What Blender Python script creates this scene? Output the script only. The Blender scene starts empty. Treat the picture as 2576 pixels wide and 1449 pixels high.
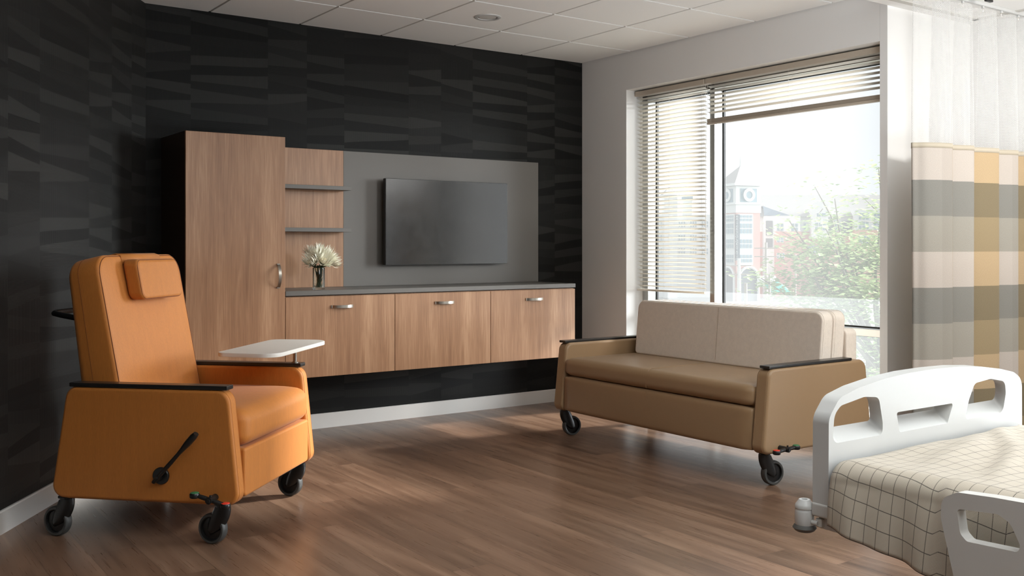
import bpy, bmesh, math, random
from mathutils import Vector, Matrix, noise
from mathutils.geometry import tessellate_polygon
sc = bpy.context.scene
COL = sc.collection
rad = math.radians
PI = math.pi

# ------------------------------------------------------------------ camera, world, lights, exposure
H = 1.234
cam_d = bpy.data.cameras.new('camera')
cam = bpy.data.objects.new('camera', cam_d)
COL.objects.link(cam)
cam.location = (0, 0, H)
YAW = 54.8124
cam.rotation_euler = (rad(90), 0, rad(YAW - 90))
cam_d.sensor_width = 36
cam_d.lens = 36 * 2489 / 2576
cam_d.shift_y = -(724.5 - 620.5) / 2576
cam_d.clip_start = 0.05
cam_d.clip_end = 2000
sc.camera = cam

world = bpy.data.worlds.new('daylight')
sc.world = world
world.use_nodes = True
bg = world.node_tree.nodes['Background']
bg.inputs['Color'].default_value = (0.93, 0.965, 1.0, 1)
bg.inputs['Strength'].default_value = 0.74

def sun(name, az, el, strength, angle, col=(1, 1, 1)):
    """az = direction the light travels in plan, el = how far it falls below the horizontal."""
    d = bpy.data.lights.new(name, 'SUN')
    d.energy = strength
    d.angle = rad(angle)
    d.color = col
    o = bpy.data.objects.new(name, d)
    COL.objects.link(o)
    v = Vector((math.cos(rad(az)) * math.cos(rad(el)), math.sin(rad(az)) * math.cos(rad(el)), -math.sin(rad(el))))
    o.rotation_euler = v.to_track_quat('-Z', 'Y').to_euler()
    o.location = (30, -5, 20)
    return o
sun('sun', 168.7, 24.5, 9.0, 5, (1.0, 0.97, 0.93))
sun('bright_sky', 158, 8, 12.0, 36, (0.95, 0.98, 1.0))

def area(name, loc, target, sx, sy, power, col=(1, 1, 1)):
    d = bpy.data.lights.new(name, 'AREA')
    d.shape = 'RECTANGLE'; d.size = sx; d.size_y = sy; d.energy = power; d.color = col
    o = bpy.data.objects.new(name, d); COL.objects.link(o)
    o.location = loc
    o.rotation_euler = (Vector(target) - Vector(loc)).to_track_quat('-Z', 'Y').to_euler()
    return o
area('ceiling_fill', (3.0, 0.5, 1.05), (3.0, 0.5, 2.84), 1.8, 1.6, 190, (0.90, 0.96, 1.0))  # added unseen area light facing up, stands in for bounce onto the ceiling
area('bounce_fill', (1.6, -1.0, 0.9), (1.6, -1.0, 2.7), 2.4, 2.0, 110, (0.90, 0.96, 1.0))  # added behind the camera to raise the ambient level by way of the ceiling
area('bed_side_fill', (0.6, -1.6, 1.7), (2.5, 1.0, 0.4), 1.3, 1.1, 4, (0.92, 0.97, 1.0))  # added fill for the bed rail and blanket side, not a real lamp
area('rear_fill', (3.6, -2.4, 1.7), (3.9, 3.0, 1.3), 3.0, 1.6, 2, (0.93, 0.97, 1.0))  # unseen fill added at the rear for faces turned towards the camera

ab_ = area('alcove_fill', (5.35, -0.3, 2.25), (5.5, 3.45, 1.4), 0.8, 0.3, 17, (1.0, 0.98, 0.95))  # added fill aimed at the alcove end wall, no lamp of the room
ab_.data.spread = rad(62)

sc.view_settings.view_transform = 'Standard'
sc.view_settings.look = 'None'
sc.view_settings.gamma = 1
sc.view_settings.use_curve_mapping = False
sc.view_settings.exposure = 0.0
sc.cycles.max_bounces = 8
sc.cycles.diffuse_bounces = 5
sc.cycles.glossy_bounces = 3
sc.cycles.transparent_max_bounces = 16
sc.cycles.transmission_bounces = 6
sc.cycles.caustics_reflective = False
sc.cycles.caustics_refractive = False
sc.cycles.sample_clamp_indirect = 4

# ------------------------------------------------------------------ materials
def srgb(r, g, b):
    return tuple(((c / 255) / 12.92 if c / 255 <= 0.04045 else ((c / 255 + 0.055) / 1.055) ** 2.4) for c in (r, g, b)) + (1,)

class NT:
    def __init__(s, name):
        s.m = bpy.data.materials.new(name)
        s.m.use_nodes = True
        s.t = s.m.node_tree
        s.p = s.t.nodes['Principled BSDF']
        s.out = s.t.nodes['Material Output']
    def n(s, typ, **kw):
        o = s.t.nodes.new('ShaderNode' + typ)
        for k, v in kw.items():
            if k.startswith('i_'):
                key = k[2:]
                key = int(key) if key.isdigit() else key
                o.inputs[key].default_value = v
            else:
                setattr(o, k, v)
        return o
    def l(s, a, b):
        s.t.links.new(a, b)
    def math(s, op, a, b=None, c=None):
        o = s.n('Math', operation=op)
        for i, x in enumerate((a, b, c)):
            if x is None: continue
            if isinstance(x, (int, float)): o.inputs[i].default_value = x
            else: s.l(x, o.inputs[i])
        return o.outputs[0]
    def mix(s, fac, a, b, blend='MIX'):
        o = s.n('Mix', data_type='RGBA', blend_type=blend)
        for i, x in ((0, fac), (6, a), (7, b)):
            if isinstance(x, (int, float, tuple)): o.inputs[i].default_value = x
            else: s.l(x, o.inputs[i])
        return o.outputs[2]
    def mapping(s, coord='Object', scale=(1, 1, 1), rot=(0, 0, 0), loc=(0, 0, 0)):
        tc = s.n('TexCoord')
        mp = s.n('Mapping')
        mp.inputs['Scale'].default_value = scale
        mp.inputs['Rotation'].default_value = rot
        mp.inputs['Location'].default_value = loc
        s.l(tc.outputs[coord], mp.inputs[0])
        return mp.outputs[0]
    def noise(s, vec, scale, detail=3, rough=0.5, dist=0.0):
        o = s.n('TexNoise')
        o.inputs['Scale'].default_value = scale
        o.inputs['Detail'].default_value = detail
        o.inputs['Roughness'].default_value = rough
        o.inputs['Distortion'].default_value = dist
        s.l(vec, o.inputs['Vector'])
        return o.outputs[0]
    def ramp(s, fac, stops):
        o = s.n('ValToRGB')
        e = o.color_ramp.elements
        while len(e) < len(stops): e.new(0.5)
        for i, (p, c) in enumerate(stops):
            e[i].position = p
            e[i].color = c
        s.l(fac, o.inputs[0])
        return o.outputs[0]
    def bump(s, h, strength, dist=0.002):
        o = s.n('Bump')
        o.inputs['Strength'].default_value = strength
        o.inputs['Distance'].default_value = dist
        s.l(h, o.inputs['Height'])
        s.l(o.outputs[0], s.p.inputs['Normal'])

def plain(name, col, rough=0.5, metal=0.0, spec=0.5, bump=0.0, bscale=300, coat=0.0):
    n = NT(name)
    n.p.inputs['Base Color'].default_value = col
    n.p.inputs['Roughness'].default_value = rough
    n.p.inputs['Metallic'].default_value = metal
    n.p.inputs['Specular IOR Level'].default_value = spec
    n.p.inputs['Coat Weight'].default_value = coat
    v = n.mapping()
    if bump:
        n.bump(n.noise(v, bscale, 2), bump)
    else:
        a = n.noise(v, 14, 2)
        r = n.math('MULTIPLY_ADD', a, 0.06, rough - 0.03)
        n.l(r, n.p.inputs['Roughness'])
    return n.m

def fabric(name, col, var=0.12, stretch=(1, 1, 1), scale=900, rough=0.75, sheen=0.15, bump=0.15, spec=0.3):
    n = NT(name)
    v = n.mapping(scale=stretch)
    a = n.noise(v, scale, 2, 0.6)
    b = n.noise(v, scale / 12, 3, 0.6)
    f = n.math('ADD', n.math('MULTIPLY', a, 0.7), n.math('MULTIPLY', b, 0.3))
    lo = tuple(c * (1 - var) for c in col[:3]) + (1,)
    hi = tuple(min(1, c * (1 + var)) for c in col[:3]) + (1,)
    n.l(n.ramp(f, [(0.35, lo), (0.65, hi)]), n.p.inputs['Base Color'])
    n.p.inputs['Roughness'].default_value = rough
    n.p.inputs['Specular IOR Level'].default_value = spec
    n.p.inputs['Sheen Weight'].default_value = sheen
    n.bump(a, bump, 0.001)
    return n.m

def wood_laminate(name, k=1.0):
    n = NT(name)
    v = n.mapping(scale=(1, 1, 0.045))
    big = n.noise(v, 9, 4, 0.55, 0.6)
    fine = n.noise(n.mapping(scale=(1, 1, 0.03)), 140, 3, 0.6)
    mid = n.noise(n.mapping(scale=(1, 1, 0.10)), 22, 3, 0.5, 1.4)
    f = n.math('ADD', n.math('MULTIPLY', big, 0.4), n.math('ADD', n.math('MULTIPLY', fine, 0.36), n.math('MULTIPLY', mid, 0.24)))
    c = n.ramp(f, [(0.34, srgb(126, 90, 64)), (0.50, srgb(150, 111, 81)), (0.66, srgb(176, 138, 106))])
    n.l(c, n.p.inputs['Base Color'])
    n.p.inputs['Roughness'].default_value = 0.36
    n.p.inputs['Specular IOR Level'].default_value = 0.5
    n.bump(fine, 0.06, 0.001)
    return n.m

def floor_mat():
    n = NT('oak_plank_floor')
    tc = n.n('TexCoord')
    sep = n.n('SeparateXYZ')
    n.l(tc.outputs['Object'], sep.inputs[0])
    X, Y = sep.outputs[0], sep.outputs[1]
    W, L = 0.18, 1.22
    xr = n.math('DIVIDE', X, W)
    row = n.math('FLOOR', xr)
    wn = n.n('TexWhiteNoise', noise_dimensions='1D')
    n.l(row, wn.inputs['W'])
    yr = n.math('ADD', n.math('DIVIDE', Y, L), wn.outputs[0])
    colm = n.math('FLOOR', yr)
    cmb = n.n('CombineXYZ')
    n.l(row, cmb.inputs[0]); n.l(colm, cmb.inputs[1])
    wn2 = n.n('TexWhiteNoise', noise_dimensions='3D')
    n.l(cmb.outputs[0], wn2.inputs['Vector'])
    off = n.n('VectorMath', operation='MULTIPLY_ADD')
    n.l(wn2.outputs['Color'], off.inputs[0]); off.inputs[1].default_value = (20, 20, 20)
    n.l(tc.outputs['Object'], off.inputs[2])
    mp = n.n('Mapping'); mp.inputs['Scale'].default_value = (1, 0.075, 1)
    n.l(off.outputs[0], mp.inputs[0])
    mp3 = n.n('Mapping'); mp3.inputs['Scale'].default_value = (1, 0.022, 1)
    n.l(off.outputs[0], mp3.inputs[0])
    g1 = n.noise(mp.outputs[0], 15, 2, 0.5, 0.35)
    g2 = n.noise(mp3.outputs[0], 190, 3, 0.6, 0.3)
    mp2 = n.n('Mapping'); mp2.inputs['Scale'].default_value = (1, 0.30, 1)
    n.l(off.outputs[0], mp2.inputs[0])
    vor = n.n('TexVoronoi'); vor.inputs['Scale'].default_value = 2.6
    n.l(mp2.outputs[0], vor.inputs['Vector'])
    knot = n.ramp(vor.outputs['Distance'], [(0.02, (1, 1, 1, 1)), (0.09, (0, 0, 0, 1))])
    f = n.math('ADD', n.math('MULTIPLY', g1, 0.72), n.math('MULTIPLY', g2, 0.28))
    grain = n.ramp(f, [(0.28, srgb(94, 70, 55)), (0.5, srgb(124, 96, 77)), (0.72, srgb(150, 121, 100))])
    tone = n.math('MULTIPLY_ADD', wn2.outputs[0], 0.50, 0.72)
    cc = n.n('CombineColor'); 
    for i in range(3): n.l(tone, cc.inputs[i])
    c = n.mix(1.0, grain, cc.outputs[0], 'MULTIPLY')
    c = n.mix(n.math('MULTIPLY', knot, 0.5), c, srgb(70, 52, 42))
    fx = n.math('FRACT', xr); fy = n.math('FRACT', yr)
    ex = n.math('LESS_THAN', n.math('MINIMUM', fx, n.math('SUBTRACT', 1, fx)), 0.007)
    ey = n.math('LESS_THAN', n.math('MINIMUM', fy, n.math('SUBTRACT', 1, fy)), 0.0009)
    e = n.math('MAXIMUM', ex, ey)
    c = n.mix(n.math('MULTIPLY', e, 0.6), c, srgb(58, 45, 36))
    n.l(c, n.p.inputs['Base Color'])
    n.l(n.math('MULTIPLY_ADD', g2, 0.10, 0.24), n.p.inputs['Roughness'])
    n.p.inputs['Specular IOR Level'].default_value = 0.5
    n.bump(g2, 0.035, 0.0012)
    return n.m

def wallpaper(name, width, off):
    """charcoal wallpaper: columns of slanted bars woven in differing textures; UV: x along the wall, y up, metres"""
    n = NT(name)
    tc = n.n('TexCoord')
    sep = n.n('SeparateXYZ')
    n.l(tc.outputs['UV'], sep.inputs[0])
    U, V = sep.outputs[0], sep.outputs[1]
    # columns of alternating widths: warp u
    uu = n.math('DIVIDE', n.math('ADD', U, off), width)
    warp = n.math('MULTIPLY', n.math('SINE', n.math('MULTIPLY', uu, 2.1)), 0.22)
    cu = n.math('ADD', uu, warp)
    col = n.math('FLOOR', cu)
    fu = n.math('FRACT', cu)
    wn = n.n('TexWhiteNoise', noise_dimensions='1D'); n.l(col, wn.inputs['W'])
    base = n.math('ADD', n.math('DIVIDE', V, 0.060), n.math('MULTIPLY', wn.outputs[0], 7.3))
    # boundary slant per row
    rowi = n.math('FLOOR', n.math('ADD', base, 0.5))
    c1 = n.n('CombineXYZ'); n.l(col, c1.inputs[0]); n.l(rowi, c1.inputs[1])
    w1 = n.n('TexWhiteNoise', noise_dimensions='3D'); n.l(c1.outputs[0], w1.inputs['Vector'])
    slant = n.math('MULTIPLY', n.math('SUBTRACT', w1.outputs[0], 0.5), n.math('MULTIPLY', n.math('SUBTRACT', fu, 0.5), 1.7))
    rb = n.math('FLOOR', n.math('ADD', base, slant))
    c2 = n.n('CombineXYZ'); n.l(col, c2.inputs[0]); n.l(rb, c2.inputs[1]); c2.inputs[2].default_value = 3.7
    w2 = n.n('TexWhiteNoise', noise_dimensions='3D'); n.l(c2.outputs[0], w2.inputs['Vector'])
    r = w2.outputs[0]
    sc3 = n.n('SeparateColor'); n.l(w2.outputs['Color'], sc3.inputs[0])
    vs = n.math('SINE', n.math('MULTIPLY', U, 2 * PI / 0.0075))
    hs = n.math('SINE', n.math('MULTIPLY', V, 2 * PI / 0.006))
    ds = n.math('SINE', n.math('MULTIPLY', n.math('ADD', U, V), 2 * PI / 0.007))
    pick1 = n.math('LESS_THAN', sc3.outputs[1], 0.35)
    pick2 = n.math('GREATER_THAN', sc3.outputs[1], 0.7)
    tex = n.math('ADD', n.math('MULTIPLY', vs, pick1), n.math('ADD', n.math('MULTIPLY', hs, pick2),
          n.math('MULTIPLY', ds, n.math('SUBTRACT', 1, n.math('ADD', pick1, pick2)))))
    par = n.math('FRACT', n.math('MULTIPLY', rb, 0.5))
    val = n.math('ADD', n.math('ADD', n.math('MULTIPLY', r, 0.55), n.math('MULTIPLY', par, 0.75)), n.math('MULTIPLY', tex, 0.14))
    c = n.ramp(val, [(0.05, srgb(20, 20, 19)), (0.5, srgb(28, 28, 27)), (1.0, srgb(46, 46, 44))])
    n.l(c, n.p.inputs['Base Color'])
    n.l(n.math('MULTIPLY_ADD', r, -0.10, 0.56), n.p.inputs['Roughness'])
    n.p.inputs['Specular IOR Level'].default_value = 0.12
    n.p.inputs['Sheen Weight'].default_value = 0.15
    n.p.inputs['Sheen Roughness'].default_value = 0.35
    n.bump(tex, 0.25, 0.0006)
    return n.m

def plaid_curtain():
    """UV metres: u along the cloth, v = height above the floor"""
    n = NT('plaid_curtain_cloth')
    tc = n.n('TexCoord'); sep = n.n('SeparateXYZ'); n.l(tc.outputs['UV'], sep.inputs[0])
    U, V = sep.outputs[0], sep.outputs[1]
    k = n.math('FLOOR', n.math('DIVIDE', n.math('SUBTRACT', 1.793, V), 0.1957))
    m3 = n.math('MODULO', k, 3.0)
    is0 = n.math('LESS_THAN', m3, 0.5)
    is1 = n.math('LESS_THAN', n.math('ABSOLUTE', n.math('SUBTRACT', m3, 1)), 0.5)
    c = n.mix(is1, srgb(168, 163, 152), srgb(142, 140, 133))
    c = n.mix(is0, c, srgb(203, 193, 183))
    # vertical columns: yellow band once a repeat, a faint grey one next to it
    def band(a, b): return n.math('MULTIPLY', n.math('GREATER_THAN', U, a), n.math('LESS_THAN', U, b))
    y = n.math('MAXIMUM', band(0.31, 0.565), n.math('MAXIMUM', band(1.035, 1.34), band(1.88, 2.6)))
    g = n.math('MAXIMUM', band(0.225, 0.31), n.math('MAXIMUM', band(0.96, 1.035), band(1.62, 1.70)))
    c = n.mix(y, c, n.mix(1.0, c, (0.93, 0.76, 0.50, 1), 'MULTIPLY'))
    c = n.mix(n.math('MULTIPLY', g, 0.5), c, n.mix(1.0, c, (0.88, 0.87, 0.86, 1), 'MULTIPLY'))
    ws = n.noise(n.mapping('UV', scale=(1, 0.2, 1)), 700, 2)
    wf = n.noise(n.mapping('UV', scale=(0.2, 1, 1)), 700, 2)
    wv = n.math('ADD', n.math('MULTIPLY', ws, 0.5), n.math('MULTIPLY', wf, 0.5))
    cc = n.ramp(wv, [(0.3, (0.78, 0.78, 0.78, 1)), (0.7, (1, 1, 1, 1))])
    c = n.mix(1.0, c, cc, 'MULTIPLY')
    n.l(c, n.p.inputs['Base Color'])
    n.p.inputs['Roughness'].default_value = 0.85
    n.p.inputs['Sheen Weight'].default_value = 0.1
    tr = n.n('BsdfTranslucent'); n.l(c, tr.inputs[0])
    mx = n.n('MixShader'); mx.inputs[0].default_value = 0.25
    n.l(n.p.outputs[0], mx.inputs[1]); n.l(tr.outputs[0], mx.inputs[2])
    n.l(mx.outputs[0], n.out.inputs[0])
    n.bump(wv, 0.2, 0.001)
    return n.m

def mesh_net():
    n = NT('white_net')
    tc = n.n('TexCoord'); sep = n.n('SeparateXYZ'); n.l(tc.outputs['UV'], sep.inputs[0])
    U, V = sep.outputs[0], sep.outputs[1]
    px, py = 0.0086, 0.0086 * 1.5
    def dist(ou, ov):
        a = n.math('SUBTRACT', n.math('FRACT', n.math('ADD', n.math('DIVIDE', U, px), ou)), 0.5)
        b = n.math('SUBTRACT', n.math('FRACT', n.math('ADD', n.math('DIVIDE', V, py), ov)), 0.5)
        a2 = n.math('MULTIPLY', a, a); b2 = n.math('MULTIPLY', n.math('MULTIPLY', b, b), 2.25)
        return n.math('ADD', a2, b2)
    d = n.math('MINIMUM', dist(0, 0), dist(0.5, 0.5))
    hole = n.math('LESS_THAN', d, 0.16)
    tr = n.n('BsdfTransparent')
    tl = n.n('BsdfTranslucent'); tl.inputs[0].default_value = (0.82, 0.82, 0.81, 1)
    n.p.inputs['Base Color'].default_value = (0.82, 0.82, 0.81, 1)
    n.p.inputs['Roughness'].default_value = 0.7
    m1 = n.n('MixShader'); m1.inputs[0].default_value = 0.45
    n.l(n.p.outputs[0], m1.inputs[1]); n.l(tl.outputs[0], m1.inputs[2])
    m2 = n.n('MixShader'); n.l(hole, m2.inputs[0])
    n.l(m1.outputs[0], m2.inputs[1]); n.l(tr.outputs[0], m2.inputs[2])
    n.l(m2.outputs[0], n.out.inputs[0])
    return n.m

def check_blanket():
    n = NT('windowpane_check_cloth')
    tc = n.n('TexCoord'); sep = n.n('SeparateXYZ'); n.l(tc.outputs['UV'], sep.inputs[0])
    U, V = sep.outputs[0], sep.outputs[1]
    fu = n.math('FRACT', n.math('DIVIDE', U, 0.0500))
    fv = n.math('FRACT', n.math('DIVIDE', V, 0.0345))
    tw = n.math('SINE', n.math('MULTIPLY', n.math('ADD', U, V), 2 * PI / 0.0032))
    lu = n.math('LESS_THAN', fu, 0.042)
    lv = n.math('MULTIPLY', n.math('LESS_THAN', fv, 0.045), 1.0)
    dash = n.math('GREATER_THAN', n.math('SINE', n.math('MULTIPLY', n.math('SUBTRACT', U, V), 2 * PI / 0.0036)), -0.45)
    ln = n.math('MULTIPLY', n.math('MAXIMUM', lu, lv), n.math('MULTIPLY_ADD', dash, 0.45, 0.5))
    base = n.ramp(n.math('MULTIPLY_ADD', tw, 0.5, 0.5), [(0, srgb(166, 155, 140)), (1, srgb(188, 178, 162))])
    c = n.mix(ln, base, srgb(38, 34, 30))
    n.l(c, n.p.inputs['Base Color'])
    n.p.inputs['Roughness'].default_value = 0.85
    n.p.inputs['Sheen Weight'].default_value = 0.15
    n.bump(tw, 0.2, 0.0006)
    return n.m

def tint_glass(name, veil, col=(0.96, 0.975, 0.98, 1)):
    """see-through pane with a pale veil mixed in: haze on windows, frosting on the guardrail"""
    n = NT(name)
    t = n.n('BsdfTransparent'); t.inputs[0].default_value = col
    tl = n.n('BsdfTranslucent'); tl.inputs[0].default_value = (0.97, 0.98, 0.985, 1)
    a = n.noise(n.mapping(), 3, 2)
    fac = n.math('MULTIPLY_ADD', a, 0.01, veil - 0.005)
    mx = n.n('MixShader'); n.l(fac, mx.inputs[0])
    n.l(t.outputs[0], mx.inputs[1]); n.l(tl.outputs[0], mx.inputs[2])
    n.l(mx.outputs[0], n.out.inputs[0])
    return n.m

def clear_glass():
    n = NT('clear_glass')
    n.p.inputs['Base Color'].default_value = (0.93, 0.98, 0.96, 1)
    n.p.inputs['Roughness'].default_value = 0.02
    n.p.inputs['Transmission Weight'].default_value = 1
    n.p.inputs['IOR'].default_value = 1.45
    a = n.noise(n.mapping(), 8, 1)
    n.l(n.math('MULTIPLY_ADD', a, 0.02, 0.01), n.p.inputs['Roughness'])
    return n.m

M = {}
M['floor'] = floor_mat()
M['wall'] = plain('warm_white_paint', srgb(232, 231, 229), 0.7, bump=0.03, bscale=500)
M['ceiling'] = plain('ceiling_tile_white', srgb(240, 239, 236), 0.9, bump=0.08, bscale=900)
M['grid'] = plain('ceiling_grid_white', srgb(200, 197, 190), 0.6)
M['base'] = plain('baseboard_white', srgb(228, 226, 222), 0.35)
M['paper_back'] = wallpaper('charcoal_wallpaper_back', 0.352, 0.0)
M['paper_left'] = wallpaper('charcoal_wallpaper_left', 0.40, 3.05)
M['wood'] = wood_laminate('walnut_laminate')
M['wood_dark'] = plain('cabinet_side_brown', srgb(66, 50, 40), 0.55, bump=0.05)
M['grey'] = plain('grey_laminate', srgb(94, 90, 85), 0.42, bump=0.03, bscale=900)
M['gap'] = plain('dark_gap', srgb(45, 33, 25), 0.8)
M['nickel'] = plain('brushed_nickel', srgb(176, 170, 160), 0.28, metal=1.0)
M['screen'] = plain('tv_screen', srgb(14, 14, 14), 0.17, spec=1.0)
M['screen'].node_tree.nodes['Principled BSDF'].inputs['IOR'].default_value = 1.62
M['tv_edge'] = plain('tv_bezel', srgb(46, 46, 45), 0.35)
M['black'] = plain('black_plastic', srgb(24, 24, 24), 0.35, spec=0.45)
M['black_cap'] = plain('black_urethane_cap', srgb(34, 32, 30), 0.3, spec=0.5)
M['tyre'] = plain('grey_rubber_tread', srgb(66, 67, 66), 0.45)
M['orange'] = fabric('orange_upholstery', srgb(190, 118, 50), 0.10, (1, 1, 0.06), 520, 0.55, 0.10, 0.08, 0.35)
M['orange_dark'] = plain('orange_seam', srgb(120, 64, 22), 0.7)
M['tan'] = fabric('tan_vinyl', srgb(154, 126, 94), 0.03, (1, 1, 1), 300, 0.40, 0.05, 0.05, 0.5)
M['tan_dark'] = plain('tan_seam', srgb(96, 72, 46), 0.7)
M['cream'] = fabric('oatmeal_weave', srgb(224, 213, 200), 0.10, (1, 1, 1), 420, 0.85, 0.2, 0.2, 0.25)
M['cream_seam'] = plain('oatmeal_seam', srgb(168, 150, 132), 0.8)
M['white_plastic'] = plain('white_moulded_plastic', srgb(196, 196, 194), 0.32, coat=0.1)
M['grey_plastic'] = plain('pale_grey_plastic', srgb(196, 194, 190), 0.4)
M['tray'] = plain('white_tray_laminate', srgb(226, 222, 214), 0.45)
M['red'] = plain('red_pedal_pad', srgb(226, 62, 44), 0.45)
M['green'] = plain('green_pedal_pad', srgb(58, 122, 78), 0.5)
M['rubber_dark'] = plain('dark_rubber_ring', srgb(78, 76, 72), 0.6)
M['alu'] = plain('anodised_aluminium', srgb(178, 178, 176), 0.30, metal=0.9)
M['gasket'] = plain('black_gasket', srgb(10, 10, 10), 0.6)
M['blind'] = plain('cream_blind_slat', srgb(226, 220, 208), 0.45)
M['blind_rail'] = plain('beige_blind_rail', srgb(190, 178, 162), 0.45)
M['cord'] = plain('white_cord', srgb(225, 222, 215), 0.7)
M['pane'] = tint_glass('window_pane', 0.046)  # translucent veil puts the washed-out haze of the view into the glass
M["dimming"] = tint_glass("dimming_pane", 0.03, (0.66, 0.67, 0.68, 1))  # tint added to cut the light coming through the unseen window
M['railglass'] = tint_glass('frosted_guard_glass', 0.03)
M['curtain'] = plaid_curtain()
M['net'] = mesh_net()
M['hem'] = plain('khaki_curtain_header', srgb(176, 166, 148), 0.8, bump=0.2)
M['blanket'] = check_blanket()
M['sheet'] = plain('grey_mattress', srgb(150, 146, 140), 0.8)
M['glass'] = clear_glass()
M['stem'] = plain('green_stem', srgb(70, 96, 48), 0.6)
M['leaf'] = plain('dark_green_leaf', srgb(44, 70, 34), 0.5)
M['petal'] = plain('ivory_petal', srgb(250, 247, 230), 0.6)
M['pollen'] = plain('straw_bloom_centre', srgb(214, 200, 160), 0.8)
M['lens'] = plain('downlight_lens', srgb(205, 203, 198), 0.5)
# outdoors
M['siding'] = plain('ext_white_siding', srgb(225, 227, 225), 0.8)
M['brick'] = plain('ext_brick', srgb(205, 162, 152), 0.9)
M['shingle'] = plain('ext_shingle', srgb(168, 165, 162), 0.9)
M['shingle_dark'] = plain('ext_slate', srgb(120, 134, 146), 0.9)
M['extglass'] = plain('ext_window_glass', srgb(140, 160, 168), 0.2)
M['extdark'] = plain('ext_shade', srgb(120, 124, 126), 0.8)
M['clockface'] = plain('clock_blue', srgb(120, 146, 156), 0.6)
M['asphalt'] = plain('street_grey', srgb(120, 122, 118), 0.9)
M['grass'] = plain('lawn', srgb(120, 160, 80), 0.9)
M['tleaf'] = None
def leaf_mat():
    n = NT('tree_leaf')
    oi = n.noise(n.mapping(), 3.0, 2)
    c = n.ramp(oi, [(0.35, srgb(134, 156, 108)), (0.65, srgb(200, 216, 160))])
    n.l(c, n.p.inputs['Base Color']); n.p.inputs['Roughness'].default_value = 0.6
    tl = n.n('BsdfTranslucent'); n.l(c, tl.inputs[0])
    mx = n.n('MixShader'); mx.inputs[0].default_value = 0.35
    n.l(n.p.outputs[0], mx.inputs[1]); n.l(tl.outputs[0], mx.inputs[2]); n.l(mx.outputs[0], n.out.inputs[0])
    return n.m
M['tleaf'] = leaf_mat()
M['bark'] = plain('bark', srgb(128, 122, 112), 0.9)
M['pole'] = plain('pole_grey', srgb(176, 168, 156), 0.8)
M['polewhite'] = plain('pole_white', srgb(228, 228, 224), 0.7)
M['teal'] = plain('teal_canvas', srgb(60, 170, 150), 0.8)
M['sign'] = plain('sign_dark', srgb(70, 84, 92), 0.7)
M['signtext'] = plain('sign_letters', srgb(236, 238, 236), 0.7)

# ------------------------------------------------------------------ mesh helpers
def finish(bm, name, mat, parent=None, angle=35, smooth=True, wn=False, loc=None, rot=None):
    bmesh.ops.recalc_face_normals(bm, faces=bm.faces)
    if smooth:
        a = rad(angle)
        for f in bm.faces: f.smooth = True
        for e in bm.edges:
            if len(e.link_faces) == 2:
                e.smooth = e.calc_face_angle(0) < a
    me = bpy.data.meshes.new(name)
    bm.to_mesh(me); bm.free()
    mats = mat if isinstance(mat, (list, tuple)) else [mat]
    for m in mats: me.materials.append(m)
    o = bpy.data.objects.new(name, me)
    COL.objects.link(o)
    if parent is not None: o.parent = parent
    if loc is not None: o.location = loc
    if rot is not None: o.rotation_euler = rot
    if wn:
        md = o.modifiers.new('wn', 'WEIGHTED_NORMAL'); md.keep_sharp = True; md.weight = 80
    return o

def empty(name, loc=(0, 0, 0), rz=0.0):
    o = bpy.data.objects.new(name, None)
    COL.objects.link(o)
    o.location = loc; o.rotation_euler = (0, 0, rz)
    o.empty_display_size = 0.1
    return o

def tag(o, label, cat, group=None, kind=None):
    o['label'] = label; o['category'] = cat
    if group: o['group'] = group
    if kind: o['kind'] = kind
    return o

def struct(o):
    o['kind'] = 'structure'
    return o

def add_box(bm, lo, hi, bevel=0.0, seg=2, mi=0, fn=None):
    x0, y0, z0 = lo; x1, y1, z1 = hi
    vs = [bm.verts.new(p) for p in ((x0, y0, z0), (x1, y0, z0), (x1, y1, z0), (x0, y1, z0), (x0, y0, z1), (x1, y0, z1), (x1, y1, z1), (x0, y1, z1))]
    fs = [bm.faces.new([vs[i] for i in q]) for q in ((3, 2, 1, 0), (4, 5, 6, 7), (0, 1, 5, 4), (1, 2, 6, 5), (2, 3, 7, 6), (3, 0, 4, 7))]
    for f in fs: f.material_index = mi
    allv = set(vs)
    if bevel > 0:
        es = list({e for f in fs for e in f.edges})
        r = bmesh.ops.bevel(bm, geom=es, offset=bevel, segments=seg, profile=0.5, affect='EDGES', clamp_overlap=True)
        allv = {v for v in r['verts']} | {v for v in vs if v.is_valid}
    if fn:
        for v in allv:
            if v.is_valid: v.co = Vector(fn(*v.co))
    return allv

def box(name, lo, hi, mat, parent=None, bevel=0.0, seg=2, fn=None):
    bm = bmesh.new()
    add_box(bm, lo, hi, bevel, seg, fn=fn)
    return finish(bm, name, mat, parent, wn=bevel > 0)

def fillet(poly, radii, n=6):
    """round the corners of a closed 2-D polygon"""
    out = []
    N = len(poly)
    for i, p in enumerate(poly):
        r = radii[i] if isinstance(radii, (list, tuple)) else radii
        P = Vector(p); A = Vector(poly[i - 1]) - P; B = Vector(poly[(i + 1) % N]) - P
        la, lb = A.length, B.length
        A.normalize(); B.normalize()
        ang = A.angle(B)
        if r <= 0 or abs(ang - PI) < 1e-3:
            out.append(tuple(P)); continue
        t = min(r / math.tan(ang / 2), la * 0.49, lb * 0.49)
        rr = t * math.tan(ang / 2)
        c = P + (A + B).normalized() * (rr / math.sin(ang / 2))
        s = P + A * t; e = P + B * t
        a0 = math.atan2(s.y - c.y, s.x - c.x); a1 = math.atan2(e.y - c.y, e.x - c.x)
        d = (a1 - a0 + PI) % (2 * PI) - PI
        for k in range(n + 1):
            a = a0 + d * k / n
            out.append((c.x + rr * math.cos(a), c.y + rr * math.sin(a)))
    return out

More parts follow.
